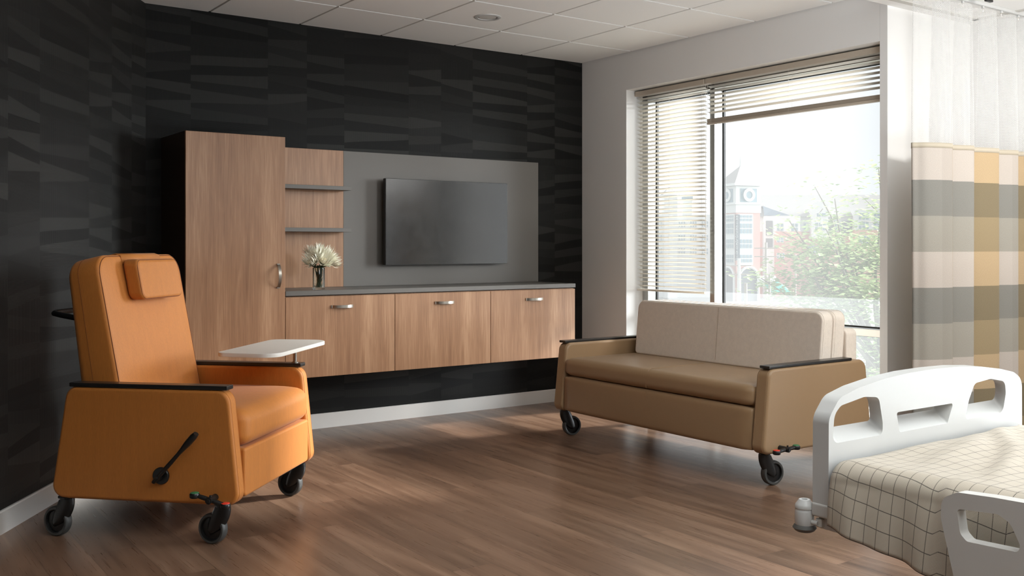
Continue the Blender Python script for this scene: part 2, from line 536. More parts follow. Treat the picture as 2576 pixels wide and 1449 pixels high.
def slab(name, outline, t0, t1, mapf, mat, parent=None, bevel=0.01, seg=3, holes=None, holes_back=None, outline_back=None, angle=40, wn=True):
    """plate with the given outline between t0 and t1; mapf(a, b, t) -> xyz. Holes may shrink towards the t1 side."""
    bm = bmesh.new()
    ob = outline_back or outline
    def ring(pts, t): return [bm.verts.new((p[0], p[1], t)) for p in pts]
    A = ring(outline, t0); B = ring(ob, t1)
    cap = []
    loopsA = [A]; loopsB = [B]
    for h, hb in zip(holes or [], holes_back or (holes or [])):
        loopsA.append(ring(h, t0)); loopsB.append(ring(hb, t1))
    if not holes:
        fa = bm.faces.new(A[::-1]); fb = bm.faces.new(B)
    else:
        for loops in (loopsA, loopsB):
            flat = [v for l in loops for v in l]
            for tri in tessellate_polygon([[v.co.copy() for v in l] for l in loops]):
                try: bm.faces.new([flat[i] for i in tri])
                except ValueError: pass
    for la, lb in zip(loopsA, loopsB):
        n = len(la)
        for i in range(n):
            j = (i + 1) % n
            bm.faces.new([la[i], la[j], lb[j], lb[i]])
    bm.normal_update()
    bmesh.ops.recalc_face_normals(bm, faces=bm.faces)
    if bevel > 0:
        es = []
        for l in loopsA + loopsB:
            n = len(l)
            for i in range(n):
                e = bm.edges.get((l[i], l[(i + 1) % n]))
                if e: es.append(e)
        bmesh.ops.bevel(bm, geom=es, offset=bevel, segments=seg, profile=0.5, affect='EDGES', clamp_overlap=True)
    for v in bm.verts:
        v.co = Vector(mapf(*v.co))
    return finish(bm, name, mat, parent, angle=angle, wn=wn)

def add_tube(bm, pts, r, n=8, cap=True, closed=False, flat=None, mi=0):
    """tube along pts; r number or list; flat=(k) squash factor across the second axis"""
    pts = [Vector(p) for p in pts]
    N = len(pts)
    rings = []
    up = None
    for i, p in enumerate(pts):
        if closed: d = pts[(i + 1) % N] - pts[i - 1]
        elif i == 0: d = pts[1] - p
        elif i == N - 1: d = p - pts[-2]
        else: d = pts[i + 1] - pts[i - 1]
        d.normalize()
        if up is None:
            up = Vector((0, 0, 1)) if abs(d.z) < 0.9 else Vector((1, 0, 0))
        s = d.cross(up); s.normalize()
        up2 = s.cross(d); up2.normalize(); up = up2
        rr = r[i] if isinstance(r, (list, tuple)) else r
        k = flat if flat else 1.0
        rings.append([bm.verts.new(p + s * math.cos(2 * PI * j / n) * rr + up2 * math.sin(2 * PI * j / n) * rr * k) for j in range(n)])
    for i in range(N if closed else N - 1):
        a, b = rings[i], rings[(i + 1) % N]
        for j in range(n):
            f = bm.faces.new([a[j], a[(j + 1) % n], b[(j + 1) % n], b[j]]); f.material_index = mi
    if cap and not closed:
        for rg in (rings[0][::-1], rings[-1]):
            f = bm.faces.new(rg); f.material_index = mi

def tube(name, pts, r, mat, parent=None, n=8, closed=False, flat=None):
    bm = bmesh.new(); add_tube(bm, pts, r, n, closed=closed, flat=flat)
    return finish(bm, name, mat, parent, angle=50)

def add_lathe(bm, prof, n=32, M4=None, mi=0):
    """prof: (radius, height) pairs about local Z"""
    rings = []
    for (r, z) in prof:
        if r < 1e-6: rings.append([bm.verts.new((0, 0, z))])
        else: rings.append([bm.verts.new((r * math.cos(2 * PI * j / n), r * math.sin(2 * PI * j / n), z)) for j in range(n)])
    for a, b in zip(rings, rings[1:]):
        if len(a) == 1 and len(b) == 1: continue
        for j in range(n):
            k = (j + 1) % n
            if len(a) == 1: f = bm.faces.new([a[0], b[k], b[j]])
            elif len(b) == 1: f = bm.faces.new([a[j], a[k], b[0]])
            else: f = bm.faces.new([a[j], a[k], b[k], b[j]])
            f.material_index = mi
    if M4 is not None:
        for rg in rings:
            for v in rg: v.co = M4 @ v.co

def lathe(name, prof, mat, parent=None, n=32, M4=None, angle=35):
    bm = bmesh.new(); add_lathe(bm, prof, n, M4)
    return finish(bm, name, mat, parent, angle=angle)

def cushion(name, lo, hi, r, mat, parent=None, n=14, crown=(0, 0, 0), fn=None, radii=None):
    """upholstered block: box with rounded edges and softly crowned faces"""
    bm = bmesh.new()
    c = [(a + b) / 2 for a, b in zip(lo, hi)]; hs = [(b - a) / 2 for a, b in zip(lo, hi)]
    ts = []
    for k in range(n + 1):
        t = -1 + 2 * k / n
        ts.append(math.copysign(abs(t) ** 0.75, t))
    grid = {}
    def V(i, j, k):
        if (i, j, k) in grid: return grid[(i, j, k)]
        p = Vector((ts[i] * hs[0], ts[j] * hs[1], ts[k] * hs[2]))
        q = Vector([max(-(hs[a] - r), min(hs[a] - r, p[a])) for a in range(3)])
        d = p - q
        if d.length > 1e-9:
            m = max(abs(x) for x in d)
            d = d.normalized() * m
        p = q + d
        w = [1 - min(1, abs(p[a]) / hs[a]) ** 2.4 for a in range(3)]
        p.x += math.copysign(1, p.x) * crown[0] * w[1] * w[2] * (abs(p.x) / hs[0]) ** 3
        p.y += math.copysign(1, p.y) * crown[1] * w[0] * w[2] * (abs(p.y) / hs[1]) ** 3
        p.z += math.copysign(1, p.z) * crown[2] * w[0] * w[1] * (abs(p.z) / hs[2]) ** 3
        p += Vector(c)
        if fn: p = Vector(fn(*p))
        v = bm.verts.new(p); grid[(i, j, k)] = v
        return v
    for a in range(n):
        for b in range(n):
            for s in (0, n):
                bm.faces.new([V(s, a, b), V(s, a + 1, b), V(s, a + 1, b + 1), V(s, a, b + 1)])
                bm.faces.new([V(a, s, b), V(a + 1, s, b), V(a + 1, s, b + 1), V(a, s, b + 1)])
                bm.faces.new([V(a, b, s), V(a + 1, b, s), V(a + 1, b + 1, s), V(a, b + 1, s)])
    return finish(bm, name, mat, parent, angle=80)

def quad_uv(name, corners, uvs, mat, back=0.1, nrm=None):
    """one wall face with UVs in metres, plus thickness behind it"""
    bm = bmesh.new()
    uvl = bm.loops.layers.uv.new('UVMap')
    vs = [bm.verts.new(c) for c in corners]
    n = Vector(nrm)
    vb = [bm.verts.new(Vector(c) + n * back) for c in corners]
    f = bm.faces.new(vs)
    for l, uv in zip(f.loops, uvs): l[uvl].uv = uv
    bm.faces.new(vb[::-1])
    for i in range(4):
        j = (i + 1) % 4
        bm.faces.new([vs[j], vs[i], vb[i], vb[j]])
    me = bpy.data.meshes.new(name); bm.to_mesh(me); bm.free()
    me.materials.append(mat)
    o = bpy.data.objects.new(name, me); COL.objects.link(o)
    return o

# ------------------------------------------------------------------ the room
XR, YB, CZ = 5.107, 6.252, 2.725       # window wall, back wall, ceiling height
XA, YA, CZ2 = 5.983, 3.449, 2.64       # bed alcove: side wall, end wall, ceiling
YR = -2.6                              # open end behind the viewpoint
cor = Vector((1.66, YB)); wd = Vector((math.cos(rad(-123.7)), math.sin(rad(-123.7))))
wl_len = 10.2
cend = cor + wd * wl_len

struct(box('floor', (-5.5, YR, -0.12), (6.2, YB + 0.2, 0), M['floor']))
# ceiling tiles with reveal edges, the grid shows in the gaps
bm = bmesh.new()
gx = [XR - 0.006 - 0.61 * i for i in range(0, 16)]
gy = [5.645 - 0.61 * i for i in range(-1, 14)]
for i in range(len(gx) - 1):
    for j in range(len(gy) - 1):
        x1, x0 = gx[i], gx[i + 1]
        y1, y0 = min(gy[j], YB), gy[j + 1]
        if x1 < -4.2: continue
        if y0 < YR: continue
        add_box(bm, (x0 + 0.0085, y0 + 0.0085, CZ), (x1 - 0.0085, y1 - 0.0085, CZ + 0.016))
struct(finish(bm, 'ceiling', M['ceiling'], smooth=False))
struct(box('trim_1', (-5.5, YR, CZ + 0.007), (XR + 0.3, YB + 0.1, CZ + 0.05), M['grid']))
# lowered ceiling over the bed alcove with its perimeter trim
struct(box('ceiling_alcove', (3.9, YR, CZ2), (XA + 0.1, YA, CZ + 0.05), M['ceiling']))
struct(box('trim_2', (3.9, YA - 0.125, CZ2 - 0.006), (XA - 0.10, YA - 0.085, CZ2 + 0.002), M['grid'], bevel=0.002))
struct(box('trim_3', (XA - 0.14, 0.0, CZ2 - 0.006), (XA - 0.10, YA - 0.085, CZ2 + 0.002), M['grid'], bevel=0.002))

# walls
o = quad_uv('wall_back', [(1.66, YB, 0), (XR, YB, 0), (XR, YB, CZ + 0.05), (1.66, YB, CZ + 0.05)],
            [(0, 0), (XR - 1.66, 0), (XR - 1.66, CZ + 0.05), (0, CZ + 0.05)], M['paper_back'], 0.12, (0, 1, 0)); struct(o)
nl = Vector((wd.y, -wd.x, 0)); nl = nl if nl.x < 0 else -nl
o = quad_uv('wall_left', [(cor.x, cor.y, 0), (cend.x, cend.y, 0), (cend.x, cend.y, CZ + 0.05), (cor.x, cor.y, CZ + 0.05)],
            [(0, 0), (wl_len, 0), (wl_len, CZ + 0.05), (0, CZ + 0.05)], M['paper_left'], 0.12, tuple(nl)); struct(o)
WY0, WY1, WZ0, WZ1 = YA + 0.051, 5.716, 0.10, 2.44
bm = bmesh.new()
add_box(bm, (XR, WY1, 0), (XR + 0.30, YB + 0.12, CZ + 0.05))
add_box(bm, (XR, WY0, WZ1), (XR + 0.30, WY1, CZ + 0.05))
add_box(bm, (XR, WY0, 0), (XR + 0.30, WY1, WZ0))
struct(finish(bm, 'wall_right', M['wall'], smooth=False))
# end wall of the alcove (faces the viewpoint) - the window's near jamb
struct(box('wall_alcove_end', (XR, YA, 0), (XA + 0.12, YA + 0.05, CZ + 0.05), M['wall']))
bm = bmesh.new()   # alcove side wall with a second window opening nearer the bed head
add_box(bm, (XA, 2.00, 0), (XA + 0.15, YA, CZ + 0.05))
add_box(bm, (XA, -2.3, 2.12), (XA + 0.15, 2.00, CZ + 0.05))
add_box(bm, (XA, -2.3, 0), (XA + 0.15, 2.00, 0.10))
add_box(bm, (XA, YR, 0), (XA + 0.15, -2.3, CZ + 0.05))
struct(finish(bm, 'wall_alcove_side', M['wall'], smooth=False))
struct(box('wall_rear', (-5.5, YR - 0.1, 0), (XA + 0.15, YR, CZ + 0.05), M['grey']))
# baseboards
def baseboard(name, a, b, nrm):
    a = Vector(a); b = Vector(b); d = (b - a); L = d.length; d.normalize(); n = Vector(nrm)
    prof = [(0, 0), (0.013, 0), (0.013, 0.094), (0.009, 0.100), (0, 0.100)]
    bm = bmesh.new()
    A = [bm.verts.new((a.x + n.x * t, a.y + n.y * t, z)) for t, z in prof]
    B = [bm.verts.new((b.x + n.x * t, b.y + n.y * t, z)) for t, z in prof]
    for i in range(5):
        j = (i + 1) % 5
        bm.faces.new([A[i], A[j], B[j], B[i]])
    bm.faces.new(A[::-1]); bm.faces.new(B)
    struct(finish(bm, name, M['base'], smooth=False))
baseboard('baseboard_back', (1.66, YB), (XR, YB), (0, -1))
baseboard('baseboard_left', tuple(cor), tuple(cend), (-nl.x, -nl.y))
baseboard('baseboard_right', (XR, WY1), (XR, YB), (-1, 0))
baseboard('baseboard_right_sill', (XR, WY0), (XR, WY1), (-1, 0))
baseboard('baseboard_alcove_end', (XR, YA), (XA, YA), (0, -1))
baseboard('baseboard_alcove_side', (XA, YR), (XA, YA), (-1, 0))

# ------------------------------------------------------------------ window 1
win = struct(empty('window_1', (XR, WY0, WZ0)))
wl = lambda lo, hi: ((lo[0] - XR, lo[1] - WY0, lo[2] - WZ0), (hi[0] - XR, hi[1] - WY0, hi[2] - WZ0))
def wbox(name, lo, hi, mat, bevel=0.0):
    a, b = wl(lo, hi); return box(name, a, b, mat, win, bevel)
FX0, FX1 = 5.275, 5.37
bm = bmesh.new()
for lo, hi in (((FX0, WY0, WZ1 - 0.075), (FX1, WY1, WZ1)), ((FX0, WY0, WZ0), (FX1, WY1, WZ0 + 0.06)),
               ((FX0, WY0, WZ0), (FX1, WY0 + 0.045, WZ1)), ((FX0, 5.655, WZ0), (FX1, WY1, WZ1))):
    a, b = wl(lo, hi); add_box(bm, a, b, 0.003, 1)
finish(bm, 'window_frame', M['alu'], win, smooth=False)
wbox('mullion', (FX0, 4.962, WZ0), (FX1, 5.006, WZ1), M['alu'], 0.003)
wbox('transom', (FX0 + 0.01, WY0, 0.682), (FX1, WY1, 0.728), M['alu'], 0.003)
bm = bmesh.new()
for (y0, y1) in ((5.006, 5.655), (WY0 + 0.045, 4.962)):
    for (z0, z1) in ((0.728, WZ1 - 0.075), (WZ0 + 0.06, 0.682)):
        for g in (0, 0.016):
            for (lo, hi) in (((FX1 - 0.006 + g, y1 - 0.008, z0), (FX1 + g, y1, z1)), ((FX1 - 0.006 + g, y0, z0), (FX1 + g, y0 + 0.008, z1)),
                             ((FX1 - 0.006 + g, y0, z0), (FX1 + g, y1, z0 + 0.008)), ((FX1 - 0.006 + g, y0, z1 - 0.008), (FX1 + g, y1, z1))):
                a, b = wl(lo, hi); add_box(bm, a, b)
finish(bm, 'gasket', M['gasket'], win, smooth=False)
for (y0, y1) in ((5.006, 5.655), (WY0 + 0.045, 4.962)):
    for (z0, z1) in ((0.728, WZ1 - 0.075), (WZ0 + 0.06, 0.682)):
        wbox('window_pane', (FX1 + 0.004, y0, z0), (FX1 + 0.010, y1, z1), M['pane'])
# window 2, in the alcove side wall (outside the picture, it lights the bed side)
win2 = struct(empty('window_2', (XA, -2.3, 0.10)))
bm = bmesh.new()
for lo, hi in (((0.05, 0, 0), (0.12, 4.30, 0.06)), ((0.05, 0, 1.96), (0.12, 4.30, 2.02)), ((0.05, 0, 0), (0.12, 0.05, 2.02)), ((0.05, 4.25, 0), (0.12, 4.30, 2.02)), ((0.05, 2.10, 0), (0.12, 2.15, 2.02))):
    add_box(bm, lo, hi)
finish(bm, 'window_frame', M['alu'], win2, smooth=False)
box('window_pane', (0.08, 0.05, 0.06), (0.086, 4.25, 1.96), M['dimming'], win2)

# ------------------------------------------------------------------ venetian blinds
def blind(y0, y1, z_bottom, spread_bottom, label, stack):
    root = empty('venetian_blind', (5.21, (y0 + y1) / 2, 2.43))
    tag(root, label, 'blind', 'venetian blinds at the window')
    hw = (y1 - y0) / 2
    bm = bmesh.new(); add_box(bm, (-0.030, -hw, -0.038), (0.028, hw, -0.002), 0.002, 1)
    finish(bm, 'headrail', M['blind_rail'], root)
    bm = bmesh.new()
    pitch = 0.0305
    z = -0.062
    i = 0
    tilt = rad(-16)
    while z > spread_bottom - 2.43 + 0.012:
        W = 0.0245 / 2 * 1.35
        n = 5
        prev = None
        for k in range(n + 1):
            t = -1 + 2 * k / n
            x = t * W; zz = (1 - t * t) * 0.0028
            X = x * math.cos(tilt) - zz * math.sin(tilt); Z = x * math.sin(tilt) + zz * math.cos(tilt)
            cur = [bm.verts.new((X, -hw + 0.012, z + Z)), bm.verts.new((X, hw - 0.012, z + Z))]
            if prev: bm.faces.new([prev[0], prev[1], cur[1], cur[0]])
            prev = cur
        z -= pitch; i += 1
    sl = finish(bm, 'slats', M['blind'], root, angle=60)
    md = sl.modifiers.new('s', 'SOLIDIFY'); md.thickness = 0.0012
    zb = z_bottom - 2.43
    if stack:
        bm = bmesh.new()
        for k in range(11):
            add_box(bm, (-0.018, -hw + 0.010, zb + 0.016 + k * 0.0022), (0.018, hw - 0.010, zb + 0.0175 + k * 0.0022))
        finish(bm, 'stacked_slats', M['blind_rail'], root, smooth=False)
        add = 0.016
    bm = bmesh.new(); add_box(bm, (-0.018, -hw + 0.008, zb), (0.018, hw - 0.008, zb + 0.015), 0.003, 2)
    finish(bm, 'bottom_rail', M['blind_rail'] if stack else M['blind'], root)
    for yy in (-hw + 0.03, hw - 0.05, 0.0):
        bm = bmesh.new()
        for xx in (-0.019, 0.019):
            add_tube(bm, [(xx, yy, -0.04), (xx, yy, zb + 0.01)], 0.0007, 4)
        zc = -0.05
        while zc > zb + 0.02:
            add_tube(bm, [(-0.019, yy, zc), (0.019, yy, zc - 0.002)], 0.0004, 4); zc -= 0.0305 * 2
        finish(bm, 'ladder_cord', M['cord'], root)
    return root
blind(4.975, 5.700, 0.895, 0.905, 'lowered cream venetian blind covering the narrow left window pane', False)
b2 = blind(3.505, 4.966, 2.102, 2.150, 'raised cream venetian blind gathered at the top of the wide pane', True)
tube('lift_cord', [(-0.034, 0.718, -0.04), (-0.034, 0.718, -0.6), (-0.034, 0.720, -1.55)], 0.0009, M['cord'], b2, 5)
tube('lift_cord', [(-0.034, 0.698, -0.04), (-0.034, 0.718, -0.6), (-0.034, 0.716, -1.35)], 0.0009, M['cord'], b2, 5)

# ------------------------------------------------------------------ casework on the back wall
YF, ZB0, ZB1 = 5.755, 0.418, 0.925
def arch_pull(name, parent, c, half, axis, proj=0.030, w=0.018):
    """flat bow handle; c = centre on the door face, axis 'x' or 'z'; bows towards -y"""
    bm = bmesh.new()
    n = 18; th = 0.0045
    prev = None
    for k in range(n + 1):
        a = -1 + 2 * k / n
        for_ = abs(a)
        s = a * half
        y = -proj * (1 - for_ ** 2.6)
        dy = proj * 2.6 * for_ ** 1.6 * (1 if a > 0 else -1) / half
        nn = Vector((-dy, 1)).normalized()   # (s, y) normal
        pts = []
        for (o1, o2) in ((0, -w / 2), (0, w / 2), (1, w / 2), (1, -w / 2)):
            ss = s + (nn.x * th if o1 else 0); yy = y + (nn.y * th if o1 else 0)
            pts.append((c[0] + ss, c[1] + yy, c[2] + o2) if axis == 'x' else (c[0] + o2, c[1] + yy, c[2] + ss))
        cur = [bm.verts.new(p) for p in pts]
        if prev:
            for i in range(4): bm.faces.new([prev[i], prev[(i + 1) % 4], cur[(i + 1) % 4], cur[i]])
        else: bm.faces.new(cur)
        prev = cur
    bm.faces.new(prev[::-1])
    for s in (-1, 1):
        e = s * (half - 0.004)
        if axis == 'x': add_box(bm, (c[0] + e - 0.004, c[1] - 0.006, c[2] - w / 2), (c[0] + e + 0.004, c[1], c[2] + w / 2))
        else: add_box(bm, (c[0] - w / 2, c[1] - 0.006, c[2] + e - 0.004), (c[0] + w / 2, c[1], c[2] + e + 0.004))
    return finish(bm, name, M['nickel'], parent, angle=50)

# tall cabinet
t = tag(empty('wardrobe_cabinet', (2.055, YF, ZB0)), 'tall walnut wardrobe cabinet standing left of the wall-hung base cabinets', 'cabinet')
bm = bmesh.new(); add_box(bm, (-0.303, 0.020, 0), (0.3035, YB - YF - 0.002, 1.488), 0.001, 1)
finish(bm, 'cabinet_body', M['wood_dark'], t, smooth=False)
d = box('door', (-0.303, 0, 0.001), (0.3025, 0.018, 1.487), M['wood'], t, 0.0012, 1)
arch_pull('handle', d, (0.258, 0, 0.637), 0.075, 'z', 0.034)
# three base cabinets
labs = ['left wall-hung walnut base cabinet, below the flower vase', 'middle wall-hung walnut base cabinet, below the left half of the television',
        'right wall-hung walnut base cabinet, brightest and nearest the window wall']
xs = [2.359, 3.1175, 3.8755, 4.634]
for i in range(3):
    x0, x1 = xs[i], xs[i + 1]
    xm = (x0 + x1) / 2; hw = (x1 - x0) / 2
    t = tag(empty('base_cabinet', (xm, YF, ZB0)), labs[i], 'cabinet', 'wall-hung base cabinets')
    box('cabinet_body', (-hw + 0.0005, 0.020, 0), (hw - 0.0005, YB - YF - 0.002, ZB1 - ZB0), M['wood'], t)
    d = box('door', (-hw + 0.0018, 0, 0.001), (hw - 0.0018, 0.018, ZB1 - ZB0 - 0.004), M['wood'], t, 0.001, 1)
    arch_pull('handle', d, (0.0, 0, 0.855 - ZB0), 0.075, 'x', 0.030)
tag(box('countertop', (2.3595, YF - 0.001, 0.930), (4.637, YB - 0.002, 0.960), M['grey'], None, 0.0015, 1),
    'long dark grey countertop running over the three base cabinets', 'countertop')
tag(box('back_panel', (2.974, 6.23, 0.960), (4.645, YB - 0.002, 1.893), M['grey'], None, 0.001, 1), 'large dark grey wall panel behind the television', 'wall panel')
tag(box('back_panel', (2.3595, 6.23, 0.960), (2.9735, YB - 0.002, 1.893), M['wood'], None, 0.001, 1), 'walnut wall panel behind the two floating shelves and the vase', 'wall panel')
tag(box('wall_shelf', (2.3595, 6.102, 1.615), (2.9715, 6.23, 1.641), M['grey'], None, 0.001, 1), 'upper dark grey floating shelf on the walnut panel', 'shelf', 'floating shelves')
tag(box('wall_shelf', (2.3595, 6.102, 1.333), (2.9715, 6.23, 1.359), M['grey'], None, 0.001, 1), 'lower dark grey floating shelf, above the flower vase', 'shelf', 'floating shelves')

# television
tv = tag(empty('television', (3.775, 6.23, 1.409)), 'flat black television mounted on the grey wall panel', 'television')
slab('tv_body', fillet([(-0.50, -0.28), (0.50, -0.28), (0.50, 0.28), (-0.50, 0.28)], 0.02), -0.045, -0.012, lambda a, b, t: (a, t, b), M['black'], tv, 0.004, 2)
slab('tv_frame', fillet([(-0.5185, -0.3035), (0.5185, -0.3035), (0.5185, 0.3035), (-0.5185, 0.3035)], 0.004, 3), -0.082, -0.045, lambda a, b, t: (a, t, b), M['tv_edge'], tv, 0.002, 2)
box('tv_screen', (-0.515, -0.0832, -0.300), (0.515, -0.0815, 0.300), M['screen'], tv)
box('wall_bracket', (-0.2, -0.012, -0.15), (0.2, 0.0, 0.15), M['black'], tv)

# downlight
t = tag(empty('ceiling_downlight', (3.574, 5.343, CZ)), 'round white recessed downlight in a ceiling tile', 'ceiling light')
lathe('trim_ring', [(0.062, -0.001), (0.064, -0.006), (0.078, -0.008), (0.088, -0.004), (0.089, 0.0), (0.062, 0.0005)], M['white_plastic'], t, 48)
lathe('dark_gap_ring', [(0.0585, -0.0015), (0.0625, -0.0015), (0.0625, 0.0), (0.0585, 0.0), (0.0585, -0.0015)], M['gasket'], t, 48)
lathe('light_lens', [(0, -0.004), (0.045, -0.0035), (0.058, -0.002), (0.0585, 0.0)], M['lens'], t, 48)

# ------------------------------------------------------------------ vase and flowers
VX, VY = 2.520, 5.925
VX, VY = 2.643, 5.899
v = tag(empty('flower_vase', (VX, VY, 0.9602)), 'clear glass cylinder vase of water and stems on the dark countertop', 'vase')
lathe('vase_glass', [(0, 0), (0.036, 0), (0.0385, 0.003), (0.0385, 0.138), (0.037, 0.140), (0.0358, 0.138), (0.0355, 0.012), (0, 0.010)], M['glass'], v, 40)
rnd = random.Random(5)
bm = bmesh.new()
for k in range(10):
    a = rnd.uniform(0, 6.28); r0 = rnd.uniform(0.004, 0.026); a2 = a + rnd.uniform(2, 4); r1 = rnd.uniform(0.008, 0.030)
    add_tube(bm, [(r0 * math.cos(a), r0 * math.sin(a), 0.014), (0.5 * (r0 * math.cos(a) + r1 * math.cos(a2)), 0.5 * (r0 * math.sin(a) + r1 * math.sin(a2)), 0.075), (r1 * math.cos(a2), r1 * math.sin(a2), 0.148)], 0.0026, 6)
finish(bm, 'flower_stems', M['stem'], v)
def blade(bm, base, tip, width, curl, side, n=5):
    """pointed leaf or petal from base to tip"""
    base = Vector(base); tip = Vector(tip); side = Vector(side).normalized(); curl = Vector(curl)
    prev = None
    for k in range(n + 1):
        t = k / n
        p = base.lerp(tip, t) + curl * math.sin(PI * t)
        w = width * (math.sin(PI * min(1, 0.15 + t * 0.85)) ** 0.8) * (1 - t ** 3)
        cur = [bm.verts.new(p - side * w), bm.verts.new(p + curl.normalized() * -w * 0.35), bm.verts.new(p + side * w)] if k < n else [bm.verts.new(tip)]
        if prev:
            if len(cur) == 3:
                bm.faces.new([prev[0], prev[1], cur[1], cur[0]]); bm.faces.new([prev[1], prev[2], cur[2], cur[1]])
            else:
                bm.faces.new([prev[0], prev[1], cur[0]]); bm.faces.new([prev[1], prev[2], cur[0]])
        prev = cur
bm = bmesh.new()
for k in range(34):
    a = rnd.uniform(0, 2 * PI); L = rnd.uniform(0.05, 0.11); e = rnd.uniform(-0.1, 0.5)
    b = (0.02 * math.cos(a), 0.02 * math.sin(a), 0.138)
    tpt = ((0.02 + L * math.cos(e)) * math.cos(a), (0.02 + L * math.cos(e)) * math.sin(a), 0.142 + L * math.sin(e) * 0.6)
    blade(bm, b, tpt, rnd.uniform(0.003, 0.007), (0, 0, 0.012), (-math.sin(a), math.cos(a), 0))
for k in range(10):
    a = rnd.uniform(0, 2 * PI); b = (0.012 * math.cos(a), 0.012 * math.sin(a), rnd.uniform(0.02, 0.08))
    blade(bm, b, (0.028 * math.cos(a + 1), 0.028 * math.sin(a + 1), b[2] + 0.05), 0.006, (0, 0, 0.003), (math.sin(a), -math.cos(a), 0))
finish(bm, 'leaves', M['leaf'], v)
def bloom(pos, axis, R, label, seed):
    rr = random.Random(seed)
    ax = Vector(axis).normalized()
    q = Vector((0, 0, 1)).rotation_difference(ax)
    root = empty('protea_flower', (VX + pos[0], VY + pos[1], 0.9602 + pos[2]))
    tag(root, label, 'flower', 'ivory proteas in the vase')
    root.rotation_mode = 'QUATERNION'; root.rotation_quaternion = q
    bm = bmesh.new()
    for ringi, (cnt, open_, L, w) in enumerate(((22, 1.00, 1.15, 0.115), (26, 0.76, 1.25, 0.11), (26, 0.54, 1.28, 0.105), (20, 0.34, 1.10, 0.09))):
        for k in range(cnt):
            a = 2 * PI * (k + 0.5 * (ringi % 2)) / cnt + rr.uniform(-0.1, 0.1)
            o_ = open_ * rr.uniform(0.85, 1.15); LL = L * R * rr.uniform(0.85, 1.22)
            r_ = Vector((math.cos(a), math.sin(a), 0))
            b = r_ * 0.006 + Vector((0, 0, -0.2 * R))
            tip = r_ * LL * math.sin(o_) + Vector((0, 0, LL * math.cos(o_)))
            blade(bm, b, tip, w * R, r_ * R * 0.20, (-math.sin(a), math.cos(a), 0), 5)
    p = finish(bm, 'petals', M['petal'], root, angle=80)
    lathe('flower_centre', [(0, -0.1 * R), (0.2 * R, 0), (0.27 * R, 0.22 * R), (0.22 * R, 0.42 * R), (0.1 * R, 0.52 * R), (0, 0.55 * R)], M['pollen'], root, 14)
    tube('stem', [(0, 0, -0.1 * R), (0, 0, -0.6 * R)], 0.004, M['stem'], root, 6)
bloom((-0.050, -0.030, 0.178), (-0.62, -0.35, 0.55), 0.060, 'left ivory protea bloom in the vase, opening outward to the left', 1)
bloom((0.014, -0.040, 0.175), (0.10, -0.75, 0.70), 0.062, 'front ivory protea bloom in the vase, facing the viewer', 2)
bloom((-0.018, 0.010, 0.215), (-0.30, 0.10, 1.0), 0.068, 'tall ivory protea bloom at the top left of the bouquet', 3)
bloom((0.030, 0.010, 0.215), (0.35, -0.05, 1.0), 0.068, 'tall ivory protea bloom at the top right of the bouquet', 4)
bloom((0.070, -0.020, 0.175), (0.95, -0.25, 0.55), 0.062, 'rightmost ivory protea bloom leaning out over the vase rim', 6)

# ------------------------------------------------------------------ casters, pedals
def caster(parent, x, y, phi, ztop, zfloor, off=0.046, R=0.0645, tyre=None):
    """stem at x, y; the wheel trails along phi (degrees, in the parent's frame)"""
    p = rad(phi)
    c = empty('caster', (x, y, 0), p); c.parent = parent
    zc = zfloor + R
    # fork / hood
    bm = bmesh.new()
    pts = []; rx = []; ry = []
    n = 12
    for k in range(n + 1):
        t = k / n
        px = -0.002 + (off + 0.000) * (t ** 1.3)
        pz = (ztop - 0.012) * (1 - t) + (zc - 0.34 * R) * t
        pts.append((px, pz))
        end = math.sqrt(max(0.0, 1 - max(0, (t - 0.80) / 0.20) ** 2))
        rx.append(max(0.003, (0.036 + 0.013 * math.sin(PI * t) - 0.006 * t ** 2) * (0.12 + 0.88 * end)))
        ry.append((0.026 - 0.001 * t) * (0.80 + 0.20 * end))
    rings = []
    m = 20
    for (px, pz), a, b in zip(pts, rx, ry):
        rings.append([bm.verts.new((px + a * math.cos(2 * PI * j / m), b * math.sin(2 * PI * j / m), pz - 0.15 * a * math.cos(2 * PI * j / m))) for j in range(m)])
    for r0, r1 in zip(rings, rings[1:]):
        for j in range(m): bm.faces.new([r0[j], r0[(j + 1) % m], r1[(j + 1) % m], r1[j]])
    bm.faces.new(rings[0][::-1]); bm.faces.new(rings[-1])
    finish(bm, 'fork', M['black'], c, angle=60)
    lathe('stem_plate', [(0, ztop - 0.013), (0.026, ztop - 0.013), (0.026, ztop - 0.006), (0.034, ztop - 0.005), (0.034, ztop), (0, ztop)], M['black'], c, 28)
    rot = Matrix.Translation((off, 0, zc)) @ Matrix.Rotation(rad(90), 4, 'X')
    bm = bmesh.new()
    w = 0.0185
    add_lathe(bm, [(R * 0.80, -w), (R * 0.93, -w), (R * 0.985, -w * 0.75), (R, -w * 0.35), (R, w * 0.35), (R * 0.985, w * 0.75), (R * 0.93, w), (R * 0.80, w)], 48, rot, 0)
    add_lathe(bm, [(0, -w * 0.7), (R * 0.30, -w * 0.8), (R * 0.34, -w * 0.55), (R * 0.70, -w * 0.45), (R * 0.74, -w * 0.9), (R * 0.80, -w), (R * 0.80, w), (R * 0.74, w * 0.9), (R * 0.70, w * 0.45), (R * 0.34, w * 0.55), (R * 0.30, w * 0.8), (0, w * 0.7)], 48, rot, 1)
    finish(bm, 'wheel', [tyre or M['tyre'], M['black']], c, angle=40)
    return c

